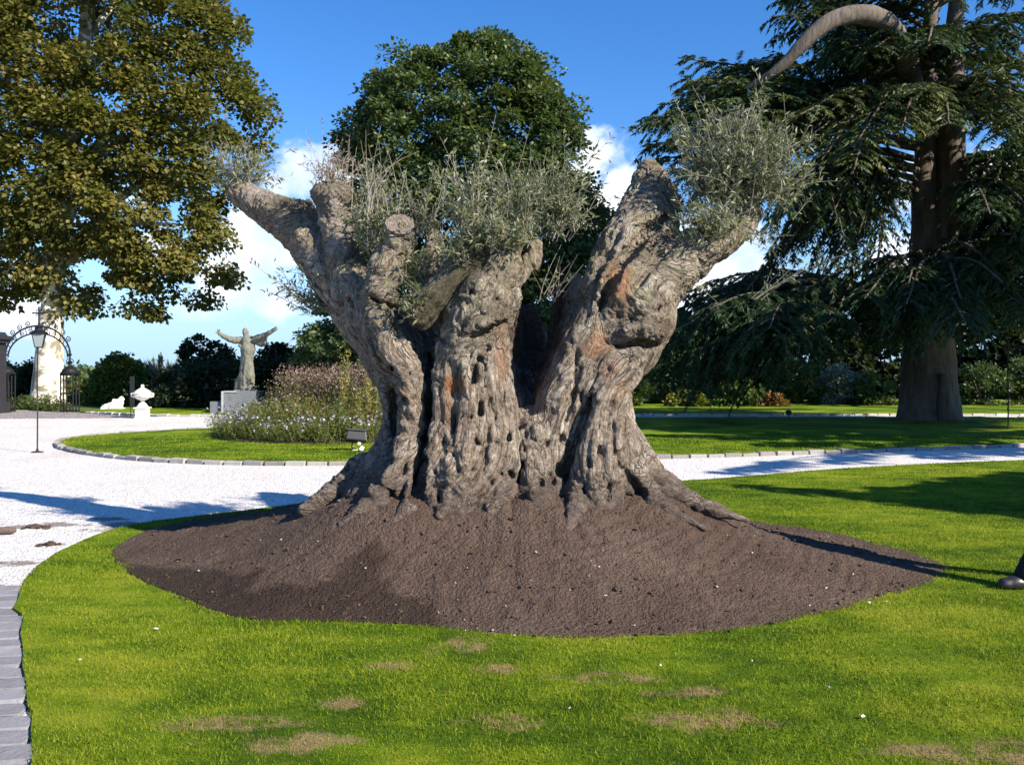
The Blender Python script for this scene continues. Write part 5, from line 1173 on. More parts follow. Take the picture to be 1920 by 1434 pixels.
# far-off wood along the horizon
rg_ = np.random.default_rng(53); n = 900; C = np.column_stack([rg_.uniform(-420, 420, n), rg_.uniform(300, 460, n), rg_.uniform(0.0, 3.4, n)])
o = link('far_wood', leaf_mesh('far_wood', [clump_leaves(C, 3.0, 9, 2.2, 'lance', rg_, wr=.8, flat=.6, droop=.1)], MAT['linden_leaf'])); tag(o, 'far-off band of woodland along the horizon', None, None, 'stuff')
# pampas
rg_ = np.random.default_rng(52); root = empty('pampas_grass', (W(312, 0, 45)[0], 45, 0)); tag(root, 'pale pampas grass with feathery plumes behind the hedge', 'grass clump')
n = 420; a = rg_.uniform(0, 6.28, n); P = np.column_stack([root.location.x + .3 * np.cos(a), 45 + .3 * np.sin(a), np.full(n, 0.0)]); D = np.column_stack([np.cos(a) * .45, np.sin(a) * .45, np.full(n, 1.0)]) + rg_.normal(size=(n, 3)) * .15
o = link('blades', leaf_mesh('blades', [leaves('lance', P, frames(D, None, rg_, 1), rg_.uniform(1.6, 2.5, n), .05, rg_.random(n))], MAT['silver_leaf']), root, keep=True); o['kind'] = 'stuff'
mb = []
for (x, y, h) in [(297, 700, 30), (302, 672, 34), (316, 690, 30), (330, 692, 24)]:
    b = W(x, y, 45); k = 130; t = rg_.random(k); Pq = b - np.array([0, 0, 1]) * (t * h / F * 45)[:, None] + rg_.normal(size=(k, 3)) * .05; mb.append(leaves('lance', Pq, frames(rg_.normal(size=(k, 3)) * .3 + [0, 0, 1], None, rg_, 1), .3, .1, .6 + .4 * rg_.random(k)))
o = link('plumes', leaf_mesh('plumes', mb, MAT['silver_leaf']), root, keep=True); o['kind'] = 'stuff'
# shrubs under and behind the cedar
for i, (nm, lab, x0, x1, y0, y1, Yc, mt, cat) in enumerate([
    ('leafy_shrub', 'glossy green shrub right beside the olive trunk at the lawn edge', 1150, 1216, 688, 768, 39, 'shrub_leaf', 'shrub'),
    ('dark_shrub', 'broad dark green shrub behind the yellow grass tuft', 1205, 1335, 650, 768, 42, 'linden_leaf', 'shrub'),
    ('grass_tuft', 'low yellowish tuft at the foot of the broad dark shrub', 1252, 1325, 738, 768, 38.5, 'vine_leaf', 'shrub'),
    ('green_shrub', 'tall rounded green shrub next to the russet bush', 1338, 1424, 682, 768, 39, 'shrub_leaf', 'shrub'),
    ('russet_shrub', 'small russet bush between two green shrubs', 1432, 1466, 740, 768, 38.5, 'russet_leaf', 'shrub'),
    ('olive_green_shrub', 'loose olive green shrub behind the russet bush', 1440, 1545, 670, 768, 42, 'vine_leaf', 'shrub'),
    ('grey_shrub', 'grey green upright shrub near the cedar trunk', 1535, 1612, 682, 768, 41, 'silver_leaf', 'shrub'),
    ('green_shrub', 'low mixed green shrub just left of the cedar trunk', 1590, 1690, 700, 768, 40, 'shrub_leaf', 'shrub'),
    ('dark_shrub', 'dark evergreen shrub right of the cedar trunk', 1795, 1890, 680, 770, 40, 'linden_leaf', 'shrub'),
    ('dark_shrub', 'dark evergreen shrub behind the thin iron post', 1870, 1990, 670, 770, 41, 'linden_leaf', 'shrub'),
    ('woodland_tree', 'dark background tree behind the broad dark shrub', 1150, 1320, 575, 775, 50, 'yew_leaf', 'tree'),
    ('woodland_tree', 'dark background tree behind the tall rounded shrub', 1280, 1460, 560, 775, 52, 'yew_leaf', 'tree'),
    ('woodland_tree', 'dark background tree behind the grey upright shrub', 1410, 1620, 575, 775, 50, 'yew_leaf', 'tree'),
    ('woodland_tree', 'dark background tree directly behind the cedar trunk', 1580, 1800, 560, 775, 51, 'yew_leaf', 'tree'),
    ('woodland_tree', 'dark background tree behind the shrubs right of the cedar trunk', 1750, 2000, 550, 775, 50, 'yew_leaf', 'tree')]):
    wm = (x1 - x0) / F * Yc; hm = (y1 - y0) / F * Yc; sz = .15 if cat == 'shrub' else .24; nn = int(min(110, max(22, wm * hm * 8)))
    bush(nm, lab, blob(x0, x1, y0, y1, i), Yc, min(wm, hm) * .45, nn, .36 if cat == 'shrub' else .75, 90 if cat == 'shrub' else 110, sz if cat == 'shrub' else .36, mt, 60 + i, cat)

# ------------------------------------------------------------------ flower bed
leaf_mat('bed_leaf', [(0.0, (0.040, 0.060, 0.014)), (0.5, (0.115, 0.140, 0.032)), (1.0, (0.26, 0.25, 0.07))], 0.3, 0.55, 0.3, 0.3, 1.0)
leaf_mat('aster_petal', [(0.0, (0.20, 0.19, 0.28)), (0.6, (0.34, 0.32, 0.42)), (1.0, (0.60, 0.58, 0.62))], 0.3, 0.6, 0.2, 0.1, 1.0)
leaf_mat('verbena_head', [(0.0, (0.10, 0.055, 0.05)), (0.5, (0.20, 0.125, 0.115)), (1.0, (0.33, 0.24, 0.20))], 0.2, 0.7, 0.2, 0.2, 1.0)
leaf_mat('straw_leaf', [(0.0, (0.15, 0.14, 0.03)), (0.5, (0.30, 0.27, 0.07)), (1.0, (0.42, 0.36, 0.14))], 0.3, 0.6, 0.3, 0.2, 1.0)
BC = np.array([-4.1, 21.6])
a = np.linspace(0, 2 * math.pi, 60, endpoint=False); bl_ = np.column_stack([BC[0] + 3.1 * np.cos(a), BC[1] + 3.05 * np.sin(a)])
tag(slab('flower_bed', bl_, 0.0, 0.085, MAT['soil']), 'round planted bed of dark soil on the oval lawn', None, None, 'structure')
def stems_leaves(rg_, n, rad, h, fan, leafn, ll, lw, hvar=.25):
    """upright stems as thin blades with leaves along them; returns parts and the stem tips"""
    a = rg_.uniform(0, 6.28, n); r = rad * np.sqrt(rg_.random(n)); B = np.column_stack([r * np.cos(a), r * np.sin(a), np.zeros(n)])
    D = np.column_stack([fan * rg_.normal(size=(n, 2)) + .4 * fan * B[:, :2] / rad, np.ones(n)]); D /= np.linalg.norm(D, axis=1, keepdims=True); H = h * rg_.uniform(1 - hvar, 1 + hvar * .5, n)
    out = [leaves('blade', B, frames(D, rg_.normal(size=(n, 3))), H, .012, .3 + .4 * rg_.random(n))]
    t = rg_.uniform(.08, .95, (n, leafn)); P = (B[:, None] + D[:, None] * (H[:, None] * t)[:, :, None]).reshape(-1, 3); m_ = len(P)
    DD = rg_.normal(size=(m_, 3)) * [1, 1, .5] + [0, 0, .35]
    out.append(leaves('lance', P, frames(DD, None, rg_, .7), ll * rg_.uniform(.5, 1.2, m_) * (1 - .4 * t.ravel()), lw, np.clip(.25 + .5 * rg_.random(m_) + .2 * t.ravel(), 0, 1)))
    return out, B + D * H[:, None]
def plant_protos(kind):
    res = []
    for s in range(4):
        rg_ = np.random.default_rng(100 + s + len(kind) * 7)
        if kind == 'aster_clump':
            lv, tip = stems_leaves(rg_, 60, .32, .52, .35, 14, .07, .022); k = 34; P = tip[rg_.integers(0, len(tip), k)] + rg_.normal(size=(k, 3)) * .06; fl = leaves('star', P, frames(rg_.normal(size=(k, 3)), rg_.normal(size=(k, 3)) * .5 + [0, -.4, 1]), .06, .06, rg_.random(k)); fm = 'aster_petal'; lm = 'bed_leaf'
        elif kind == 'verbena_clump':
            lv, tip = stems_leaves(rg_, 70, .34, 1.42, .12, 12, .10, .018); k = 330; P = tip[rg_.integers(0, len(tip), k)] + rg_.normal(size=(k, 3)) * [.05, .05, .05] - [0, 0, 1] * (rg_.random((k, 1)) ** 2 * .35); fl = leaves('star', P, frames(rg_.normal(size=(k, 3)), rg_.normal(size=(k, 3)) * .7 + [0, 0, 1]), .045, .045, rg_.random(k)); fm = 'verbena_head'; lm = 'bed_leaf'
        elif kind == 'green_perennial':
            lv, tip = stems_leaves(rg_, 85, .34, .95, .22, 14, .13, .022); k = 24; P = tip[rg_.integers(0, len(tip), k)]; fl = leaves('star', P, frames(rg_.normal(size=(k, 3))), .05, .05, rg_.random(k)); fm = 'aster_petal'; lm = 'bed_leaf'
        elif kind == 'tall_yellow_stalk':
            lv, tip = stems_leaves(rg_, 9, .14, 1.85, .06, 46, .16, .03, .12); k = 60; P = tip[rg_.integers(0, len(tip), k)] + rg_.normal(size=(k, 3)) * [.04, .04, .12]; fl = leaves('star', P, frames(rg_.normal(size=(k, 3))), .05, .05, rg_.random(k)); fm = 'straw_leaf'; lm = 'straw_leaf'
        elif kind == 'dry_perennial':
            lv, tip = stems_leaves(rg_, 70, .34, .8, .25, 12, .09, .016); k = 160; P = tip[rg_.integers(0, len(tip), k)] + rg_.normal(size=(k, 3)) * .05; fl = leaves('star', P, frames(rg_.normal(size=(k, 3))), .04, .04, rg_.random(k)); fm = 'russet_leaf'; lm = 'straw_leaf'
        else:
            lv, tip = stems_leaves(rg_, 50, .25, .62, .3, 18, .09, .022); k = 12; P = tip[:k]; fl = leaves('star', P, frames(rg_.normal(size=(k, 3))), .04, .04, rg_.random(k)); fm = 'silver_leaf'; lm = 'silver_leaf'
        res.append((leaf_mesh('foliage', lv, MAT[lm]), leaf_mesh('flowers', [fl], MAT[fm])))
    return res
INFO = {'aster_clump': ('low clump of lavender blue asters along the edge of the flower bed', 'lavender asters of the flower bed'),
        'verbena_clump': ('tall clump with dusky purple verbena heads in the heart of the flower bed', 'tall purple verbena of the flower bed'),
        'green_perennial': ('green leafy perennial with grassy stems in the flower bed', 'green perennials of the flower bed'),
        'dry_perennial': ('straw coloured faded perennial in the flower bed', 'faded perennials of the flower bed'),
        'tall_yellow_stalk': ('group of tall yellow green stalks rising above the flower bed', 'tall yellow stalks of the flower bed'),
        'silver_shrub': ('silver leaved plant at the left end of the flower bed', None)}
PROT = {k: plant_protos(k) for k in INFO}
rgp = random.Random(77)
def plant(kind, x, y, s=1.0):
    o = empty(kind, (x, y, 0.07), rgp.uniform(0, 6.28)); tag(o, INFO[kind][0], 'flowers' if kind != 'tall_yellow_stalk' else 'stalks', INFO[kind][1]); o.scale = (s, s, s * rgp.uniform(.88, 1.1))
    f, h = rgp.choice(PROT[kind]); link('foliage', f, o)['kind'] = 'stuff'; link('flowers', h, o)['kind'] = 'stuff'
for i in range(26):                                   # rim
    t = math.pi * (0.80 + 1.15 * i / 25); plant('aster_clump', BC[0] + 2.72 * math.cos(t) + rgp.uniform(-.12, .12), BC[1] + 2.7 * math.sin(t) + rgp.uniform(-.12, .12), rgp.uniform(.8, 1.1))
for i in range(18):
    t = math.pi * (0.85 + 1.1 * i / 17); r = 2.15 + rgp.uniform(-.2, .2); plant('green_perennial' if i % 3 else 'dry_perennial', BC[0] + r * math.cos(t), BC[1] + r * math.sin(t), rgp.uniform(.75, .95))
for i in range(14):
    t = math.pi * (0.9 + 1.05 * i / 13); r = 1.5 + rgp.uniform(-.2, .2); plant('green_perennial' if i % 2 else 'dry_perennial', BC[0] + r * math.cos(t), BC[1] + r * math.sin(t), rgp.uniform(.95, 1.15))
for i in range(34):
    t = rgp.uniform(0, 6.28); r = 1.9 * math.sqrt(rgp.random()); plant('verbena_clump', BC[0] + 0.1 + r * math.cos(t), BC[1] + .4 + r * .8 * math.sin(t), rgp.uniform(.92, 1.15))
for (x, Yy, s) in [(650, 20.2, 1.0), (697, 20.0, .86), (672, 19.6, .62)]: plant('tall_yellow_stalk', W(x, 0, Yy)[0], Yy, s)
plant('silver_shrub', -6.9, 22.6, 1.1)

# ------------------------------------------------------------------ metal, stone and bronze things
iron = simple('wrought_iron', (0.010, 0.010, 0.012), 0.3, 30, 0.6, 0.25, 0.0); rust = simple('rusty_iron', (0.05, 0.034, 0.026), 0.35, 25, 0.8, 0.2, 0.2)
white_stone = simple('white_stone', (0.74, 0.71, 0.64), 0.16, 14, 0.75, 0.25, 0, 0.5, 0.02)
bronze = simple('bronze', (0.155, 0.155, 0.122), 0.4, 9, 0.7, 0.35, 0.0, 0.8, 0.03)
slate = simple('slate', (0.17, 0.18, 0.20), 0.3, 12, 0.7, 0.3, 0, 0.3, 0.01); slate_l = simple('pale_slate', (0.36, 0.37, 0.39), 0.25, 12, 0.75)
black = simple('black_paint', (0.022, 0.024, 0.028), 0.3, 30, 0.5, 0.4); tagw = simple('white_tag', (0.75, 0.75, 0.73), 0.06, 30)
m, g, out = material('lantern_glass'); b = principled(g, out, (0.30, 0.36, 0.38), 0.15, 0.5); b.inputs['Transmission Weight'].default_value = 0.35
dark_stone = simple('dark_stone', (0.022, 0.022, 0.027), 0.3, 8, 0.85)

# lantern on a thin post
Y = 17.25; lx = W(70, 0, Y)[0]; root = empty('lantern_post', (lx, Y, 0)); tag(root, 'thin iron post carrying a tapered glass lantern on the white gravel', 'lantern')
MB().tube([(0, 0, 0), (0.004, 0, .7), (-.003, 0, 1.4), (0.01, 0, 2.1)], .014, 8).build('post', rust, root); MB().lathe([(.11, 0.0), (.11, .015), (.03, .03), (.016, .08)], n=14).build('base_plate', rust, root)
lan = empty('lantern_head', (0.03, 0, 2.06), .4, root); fr = MB()
for k in range(4):
    c, s = [(1, 1), (-1, 1), (-1, -1), (1, -1)][k]; fr.tube([(c * .065, s * .065, 0), (c * .115, s * .115, .26)], .009, 5)
for w, z in ((.065, 0), (.115, .26)):
    for k in range(4):
        p = [(1, 1), (-1, 1), (-1, -1), (1, -1)]; q, r = p[k], p[(k + 1) % 4]; fr.tube([(q[0] * w, q[1] * w, z), (r[0] * w, r[1] * w, z)], .009, 5)
fr.build('frame', iron, lan)
for k in range(4):
    p = [(1, 1), (-1, 1), (-1, -1), (1, -1)]; q, r = p[k], p[(k + 1) % 4]
    MB().add([(q[0] * .062, q[1] * .062, .005), (r[0] * .062, r[1] * .062, .005), (r[0] * .112, r[1] * .112, .255), (q[0] * .112, q[1] * .112, .255), (q[0] * .056, q[1] * .056, .005), (r[0] * .056, r[1] * .056, .005), (r[0] * .106, r[1] * .106, .255), (q[0] * .106, q[1] * .106, .255)], [(0, 1, 2, 3), (7, 6, 5, 4), (0, 4, 5, 1), (1, 5, 6, 2), (2, 6, 7, 3), (3, 7, 4, 0)]).build('pane', MAT['lantern_glass'], lan)
MB().lathe([(.165, .262), (.17, .28), (.12, .31), (.075, .34), (.07, .37), (.085, .385), (.03, .41), (.012, .44), (.02, .455), (.004, .47)], n=4 * 4).build('cap', iron, lan)

# iron gate arch with cross
Y = 34.0; S = Y / F; gx = W(71, 0, Y)[0]; root = empty('gate_arch', (gx, Y, 0)); tag(root, 'wrought iron gate arch with scrolls and a cross on top', 'gate')
def gp(x, y, dy=0): return ((x - 71) * S, dy, CZ + (HZ - y) * S)
def ell_pts(rx, ry, cy, n=40, a0=0, a1=math.pi): return [gp(71 + rx * math.cos(t), cy - ry * math.sin(t)) for t in np.linspace(a0, a1, n)]
MB().tube(ell_pts(61, 57, 668), .035, 7).build('outer_arch', iron, root); MB().tube(ell_pts(56, 45, 670), .030, 7).build('inner_arch', iron, root)
for t in np.linspace(.2, math.pi - .2, 15): MB().tube([gp(71 + 61 * math.cos(t), 668 - 57 * math.sin(t)), gp(71 + 56 * math.cos(t), 670 - 45 * math.sin(t))], .016, 5).build('brace', iron, root)
def scroll(mb, x, y, r, a0, sgn, turns=1.4, rad=.018):
    mb.tube([gp(x + (r * (1 - .75 * u)) * math.cos(a0 + sgn * u * turns * 6.283), y - (r * (1 - .75 * u)) * math.sin(a0 + sgn * u * turns * 6.283)) for u in np.linspace(0, 1, 26)], rad, 5)
for t in [.55, .8, 1.05, 1.3, 1.85, 2.1, 2.35, 2.6]:
    q = MB(); scroll(q, 71 + 66.5 * math.cos(t), 668 - 63 * math.sin(t), 5.5, t + math.pi, 1 if t < 1.57 else -1); q.build('scroll', iron, root)
for t in [.7, 1.0, 1.3, 1.8, 2.1, 2.4]:
    q = MB(); scroll(q, 71 + 58.5 * math.cos(t), 669 - 51 * math.sin(t), 4.2, t, 1, rad=.014); q.build('scroll', iron, root)
cr = MB(); cr.tube([gp(73, 614), gp(73, 577)], .03, 6); cr.tube([gp(62, 587), gp(82, 587)], .026, 6)
for (x, y) in [(73, 577), (62, 587), (82, 587)]: cr.lathe([(.0, -.05), (.05, 0), (.0, .05)], gp(x, y), 6)
for dx, dy in ((-4, -4), (4, -4), (-4, 4), (4, 4)): scroll(cr, 73 + dx, 587 + dy, 3, 0, 1, 1, .012)
cr.build('cross', iron, root)
def cage_pier(cx, label):
    x0 = W(cx, 0, Y)[0]; r = empty('iron_gate_pier', (x0, Y, 0)); tag(r, label, 'gate pier'); H = CZ + (HZ - 702) * S; w = .24
    for i, (a_, b_) in enumerate([(-1, -1), (0, -1), (1, -1), (1, 0), (1, 1), (0, 1), (-1, 1), (-1, 0)]): MB().tube([(a_ * w, b_ * w, 0), (a_ * w, b_ * w, H)], .026, 6).build('bar', iron, r)
    for z in (.06, H * .5, H - .02):
        q = MB(); pp = [(-w, -w, z), (w, -w, z), (w, w, z), (-w, w, z)]
        for k in range(4): q.tube([pp[k], pp[(k + 1) % 4]], .03, 5)
        q.build('rail', iron, r)
    MB().lathe([(.34, H), (.36, H + .05), (.30, H + .10), (.26, H + .2), (.14, H + .29), (.06, H + .34), (.05, H + .42), (.09, H + .48), (.04, H + .54), (.03, H + .70), (.08, H + .76), (.03, H + .84), (.02, H + .9)], n=16).build('dome', iron, r)
    q = MB()
    for s in (-1, 1): q.tube([(s * (.05 + .11 * math.sin(u * 3.1) * (1 - .4 * u)) , 0, H + .42 + .2 * u) for u in np.linspace(0, 1, 14)], .016, 5)
    q.build('finial_scroll', iron, r)
    for k in range(5):
        q = MB(); z = .2 + k * .24; q.tube([(-.12 + .1 * math.cos(t) * (1 - t / 9), -w - .02, z + .1 * math.sin(t) * (1 - t / 9)) for t in np.linspace(0, 8, 22)], .012, 5); q.tube([(.12 - .1 * math.cos(t) * (1 - t / 9), -w - .02, z + .1 * math.sin(t) * (1 - t / 9)) for t in np.linspace(0, 8, 22)], .012, 5); q.build('scroll', iron, r)
cage_pier(131, 'openwork iron gate pier with dome, right of the arch'); cage_pier(10, 'openwork iron gate pier with dome, beside the dark stone pillar')
px0 = W(-6, 0, 33.4)[0]; r = empty('stone_gate_pier', (px0, 33.2, 0)); tag(r, 'dark stone gate pillar with a moulded capital', 'gate pier')
MB().box((0, 0, 1.35), (.62, .62, 2.7), bev=.02).build('shaft', dark_stone, r); MB().box((0, 0, .2), (.8, .8, .4), bev=.03).build('plinth', dark_stone, r); MB().box((0, 0, 2.70), (.82, .82, .12), bev=.02).build('capital_lower', dark_stone, r); MB().box((0, 0, 2.84), (.98, .98, .16), bev=.03).build('capital_upper', dark_stone, r); MB().box((0, 0, 2.99), (.7, .7, .14), taper=.8, bev=.02).build('cap_block', dark_stone, r)

# urn on plinth
Y = 30.0; root = empty('stone_urn', (W(274, 0, Y)[0], Y - .3, 0)); tag(root, 'white carved stone urn with lid on a square plinth by the drive', 'urn')
MB().box((0, 0, .15), (.36, .36, .34), bev=.008).build('plinth', white_stone, root); MB().box((0, 0, .345), (.44, .44, .05), bev=.012).build('plinth_cap', white_stone, root); MB().box((0, 0, -.02), (.42, .42, .08), bev=.01).build('plinth_base', white_stone, root)
MB().lathe([(.19, .37), (.19, .40), (.15, .44), (.11, .50), (.055, .545), (.05, .57), (.085, .59), (.06, .605)], n=24).build('foot', white_stone, root, smooth=True)
lob = lambda a, z: .05 * math.cos(a * 9) * max(0, 1 - abs(z - .68) / .12)
MB().lathe([(.06, .60), (.13, .62), (.205, .665), (.245, .72), (.265, .77), (.27, .81), (.31, .835), (.315, .85), (.28, .865)], n=54, wob=lob).build('bowl', white_stone, root, smooth=True)
MB().lathe([(.27, .862), (.26, .89), (.21, .93), (.13, .985), (.07, 1.02), (.045, 1.04)], n=30, wob=lambda a, z: .035 * math.cos(a * 12)).build('lid', white_stone, root, smooth=True)
MB().lathe([(.03, 1.035), (.055, 1.06), (.062, 1.085), (.05, 1.115), (.02, 1.135), (.003, 1.14)], n=16).build('knob', white_stone, root, smooth=True)
for s in (0, math.pi):
    MB().tube([(.27 * math.cos(s), 0, .70), (.36 * math.cos(s), 0, .74), (.37 * math.cos(s), 0, .82), (.31 * math.cos(s), 0, .85)], [.02, .03, .03, .02], 7).build('handle', white_stone, root)
gl = MB(); gl.tube([(.262 * math.cos(t) * 1.06, .262 * math.sin(t) * 1.06, .79 - .07 * abs(math.sin(t * 2))) for t in np.linspace(0, 6.283, 60, endpoint=False)], .026, 6, closed=True); gl.build('garland', white_stone, root)

# white reclining stone figure
Y = 36.0; cxw = W(212, 0, Y)[0]; fd = Field((-.55, -.25, -.04), (.55, .25, .62), .017)
for a_, b_, ra, rb in [((-.3, 0, .1), (.05, 0, .17), .09, .14), ((.05, 0, .17), (.26, 0, .24), .14, .17), ((.26, 0, .26), (.33, 0, .42), .13, .08), ((-.3, 0, .09), (-.42, .02, .1), .08, .055), ((-.25, -.1, .05), (-.42, -.12, .04), .06, .04), ((.15, -.1, .1), (-.05, -.16, .05), .09, .05), ((.36, 0, .42), (.42, 0, .38), .07, .05), ((.1, .02, .3), (.02, .0, .34), .1, .06), ((.2, 0, .04), (.34, 0, .04), .1, .08)]: fd.cone(a_, b_, ra, rb, .05)
v, q = fd.mesh(); root = empty('reclining_figure', (cxw, Y, .05)); tag(root, 'small white stone reclining figure on the grass near the bushy tree', 'sculpture')
link('figure', np_mesh('figure', v, q[:, ::-1] if np.mean((vnormals(v, q) * v).sum(1)) < 0 else q, white_stone, True), root); MB().box((0, 0, -.01), (.86, .4, .07), bev=.015).build('slab', white_stone, root)

# narrow signboard by the urn
Y = 30.6; root = empty('notice_board', (W(250.5, 0, Y)[0], Y - .1, 0)); tag(root, 'narrow dark notice board on two thin legs beside the urn', 'sign')
for s in (-1, 1): MB().tube([(s * .055, 0, 0), (s * .055, 0, 1.4)], .012, 6).build('leg', black, root)
MB().box((0, -.016, .88), (.16, .02, 1.05), bev=.004).build('panel', simple('dark_green_panel', (0.012, 0.016, 0.015), .2, 20), root)

# statue on pedestal
Y = 33.0; S = Y / F; sx = W(462, 0, Y)[0]; root = empty('statue', (sx, Y, CZ + (HZ - 731) * S)); tag(root, 'weathered bronze statue of a robed figure with arms flung wide', 'statue')
def sp_(x, y, dy=0, r=0.1): return (((x - 462) * S), dy, (731 - y) * S, r)
fd = Field((-1.2, -.6, -.05), (1.3, .6, 2.42), .02)
for ch, k in [([sp_(458, 728, 0, .20), sp_(458, 708, 0, .21), sp_(461, 690, .02, .21), sp_(463, 672, 0, .22), sp_(465, 655, -.02, .26), sp_(464, 641, 0, .25)], .06),
              ([sp_(470, 728, -.02, .15), sp_(469, 705, -.06, .17), sp_(467, 685, -.05, .17)], .06), ([sp_(444, 727, .05, .12), sp_(446, 716, .05, .12), sp_(455, 700, .03, .12)], .06),
              ([sp_(450, 638, 0, .15), sp_(441, 638, -.05, .12), sp_(432, 636, -.1, .105), sp_(422, 631, -.14, .085), sp_(415, 627, -.16, .065), sp_(413, 623, -.16, .05)], .05),
              ([sp_(476, 638, 0, .15), sp_(486, 634, -.05, .13), sp_(497, 630, -.1, .11), sp_(507, 624, -.14, .085), sp_(514, 620, -.16, .07)], .05),
              ([sp_(514, 620, -.16, .07), sp_(520, 617, -.17, .06)], .03), ([sp_(517, 617, -.16, .03), sp_(518, 612.5, -.16, .022)], .01), ([sp_(520, 617, -.19, .03), sp_(521.5, 613.5, -.2, .02)], .01), ([sp_(516, 620, -.2, .03), sp_(520, 621.5, -.22, .02)], .01),
              ([sp_(413, 623, -.16, .04), sp_(411, 619, -.16, .022)], .01), ([sp_(414.5, 622, -.18, .035), sp_(415, 618, -.18, .02)], .01), ([sp_(412, 625, -.2, .03), sp_(408.8, 624, -.22, .02)], .01),
              ([sp_(486, 642, 0, .10), sp_(498, 643, -.04, .085), sp_(497, 634, -.06, .09)], .05), ([sp_(482, 640, 0, .12), sp_(490, 648, 0, .06)], .05),
              ([sp_(463, 637, 0, .11), sp_(462, 630, -.03, .085)], .04), ([sp_(461.5, 627, -.05, .115), sp_(461, 622, -.06, .115), sp_(461, 619.5, -.06, .10)], .03), ([sp_(460.5, 624, -.17, .03), sp_(460.5, 623, -.15, .03)], .02),
              ([sp_(452, 648, -.16, .06), sp_(462, 658, -.2, .06), sp_(464, 672, -.2, .05)], .03), ([sp_(476, 648, -.16, .06), sp_(468, 660, -.2, .055), sp_(462, 690, -.2, .05), sp_(460, 720, -.19, .05)], .03)]: fd.chain(ch, k)
v, q = fd.mesh(); nn = vnormals(v, q)
if np.mean((nn * (v - [0, 0, 1.1])).sum(1)) < 0: q = q[:, ::-1]; nn = -nn
v = v + nn * (0.022 * fbm(v * [7, 7, 2.2], 3, 2) + .014 * fbm(v * 13, 3, 4))[:, None]
link('figure', np_mesh('figure', v, q, bronze, True), root); MB().box((0, 0, -.015), (.8, .5, .06), bev=.015).build('base', bronze, root)
pz = CZ + (HZ - 731) * S - .04
root = empty('statue_pedestal', (sx, Y, 0)); tag(root, 'slate clad block pedestal with stepped side blocks under the bronze statue', 'pedestal')
def bxp(name, x0, x1, y0, y1, d, yoff, mat): w = (x1 - x0) * S; zz0 = max(0.0, CZ + (HZ - y1) * S); z1_ = CZ + (HZ - y0) * S; return MB().box((((x0 + x1) / 2 - 462) * S, yoff, (zz0 + z1_) / 2), (w, d, z1_ - zz0), bev=.012).build(name, mat, root)
o = MB().box((((426 + 486) / 2 - 462) * S, 0, pz / 2 - .02), ((486 - 426) * S, 1.1, pz - .04), bev=.012).build('core', slate, root)
MB().box((((426 + 486) / 2 - 462) * S, 0, pz - .02), ((487 - 424) * S, 1.16, .05), bev=.01).build('coping', slate_l, root)
bxp('side_block', 402, 425, 752, 780, .9, -.05, slate); bxp('side_block', 487, 506, 752, 780, .9, -.05, slate); bxp('edge_strip', 424.5, 428, 733, 780, .06, -.585, slate_l); bxp('edge_strip', 466, 469.5, 733, 780, .06, -.585, slate_l); bxp('edge_strip', 482, 485.5, 733, 780, .06, -.585, slate_l)
Y2 = 29.9; S2 = Y2 / F; root = empty('information_panel', (W(449, 0, Y2)[0], Y2 + .75, 0)); tag(root, 'grey information panel on a post in front of the statue pedestal', 'sign')
MB().box((0, 0, CZ + (HZ - 746) * S2), (.68, .03, .45), bev=.006, tilt=(-.12, 0)).build('board', simple('panel_grey', (0.13, 0.14, 0.145), .2, 14, .6), root); MB().tube([(.03, .02, 0), (.03, .02, .6)], .025, 8).build('post', slate_l, root)

# floodlight on the lawn
bx_, by_ = G(668, 850); root = empty('floodlight', (bx_, by_, .06), .25); tag(root, 'black box floodlight on splayed legs with a white tag, by the flower bed', 'floodlight')
z0 = .27
hd = MB().box((0, 0, z0), (.40, .24, .20), taper=.88, bev=.02, tilt=(-.35, .1)).build('housing', black, root); MB().box((0, .0, z0 + .10), (.37, .22, .025), bev=.008, tilt=(-.35, .1)).build('lid', simple('weathered_black', (0.06, 0.062, 0.07), .35, 25, .7), root)
MB().box((0, .125, z0 - .03), (.34, .012, .14), tilt=(-.35, .1)).build('glass', MAT['lantern_glass'], root)
for s in (-1, 1): MB().tube([(s * .06, 0, z0 - .08), (s * .09, 0, .08), (s * .07 + .03, .02, -.02)], .014, 6).build('leg', black, root)
MB().box((.05, -.10, z0 - .13), (.06, .008, .05), tilt=(.1, .2)).build('white_tag', tagw, root); MB().box((.10, -.10, .045), (.07, .012, .085), tilt=(-.2, .5)).build('white_tag', tagw, root)
cb = MB().tube([(.07, 0, .03), (.0, -.06, 0.012), (-.08, -.05, .01)], .01, 5).build('cable', tagw, root)
# small spike light on the far side of the oval lawn, thin post to the right
bx_, by_ = G(1475, 787); by_ -= .2; root = empty('spike_light', (bx_, by_, .05)); tag(root, 'small black spike light at the back edge of the oval lawn', 'garden light')
MB().tube([(0, 0, -.03), (0, 0, .14)], .018, 6).build('spike', black, root); MB().lathe([(.05, .12), (.09, .14), (.10, .22), (.085, .26), (.03, .28)], n=12).build('head', black, root)
bx_, by_ = G(1890, 808); root = empty('iron_post', (bx_, by_, .05)); tag(root, 'thin dark iron post standing on the oval lawn before the shrubs', 'post')
MB().tube([(0, 0, -.03), (.01, 0, .8), (-.005, 0, 1.6), (.01, 0, 2.3)], .017, 7).build('shaft', rust, root)
for z in (.55, 1.1, 1.65): MB().lathe([(.017, z - .03), (.028, z), (.017, z + .03)], n=8).build('collar', rust, root)
MB().lathe([(.03, 2.28), (.045, 2.32), (.01, 2.38)], n=8).build('cap', rust, root)
# torn-off root stump against the cedar
root = None

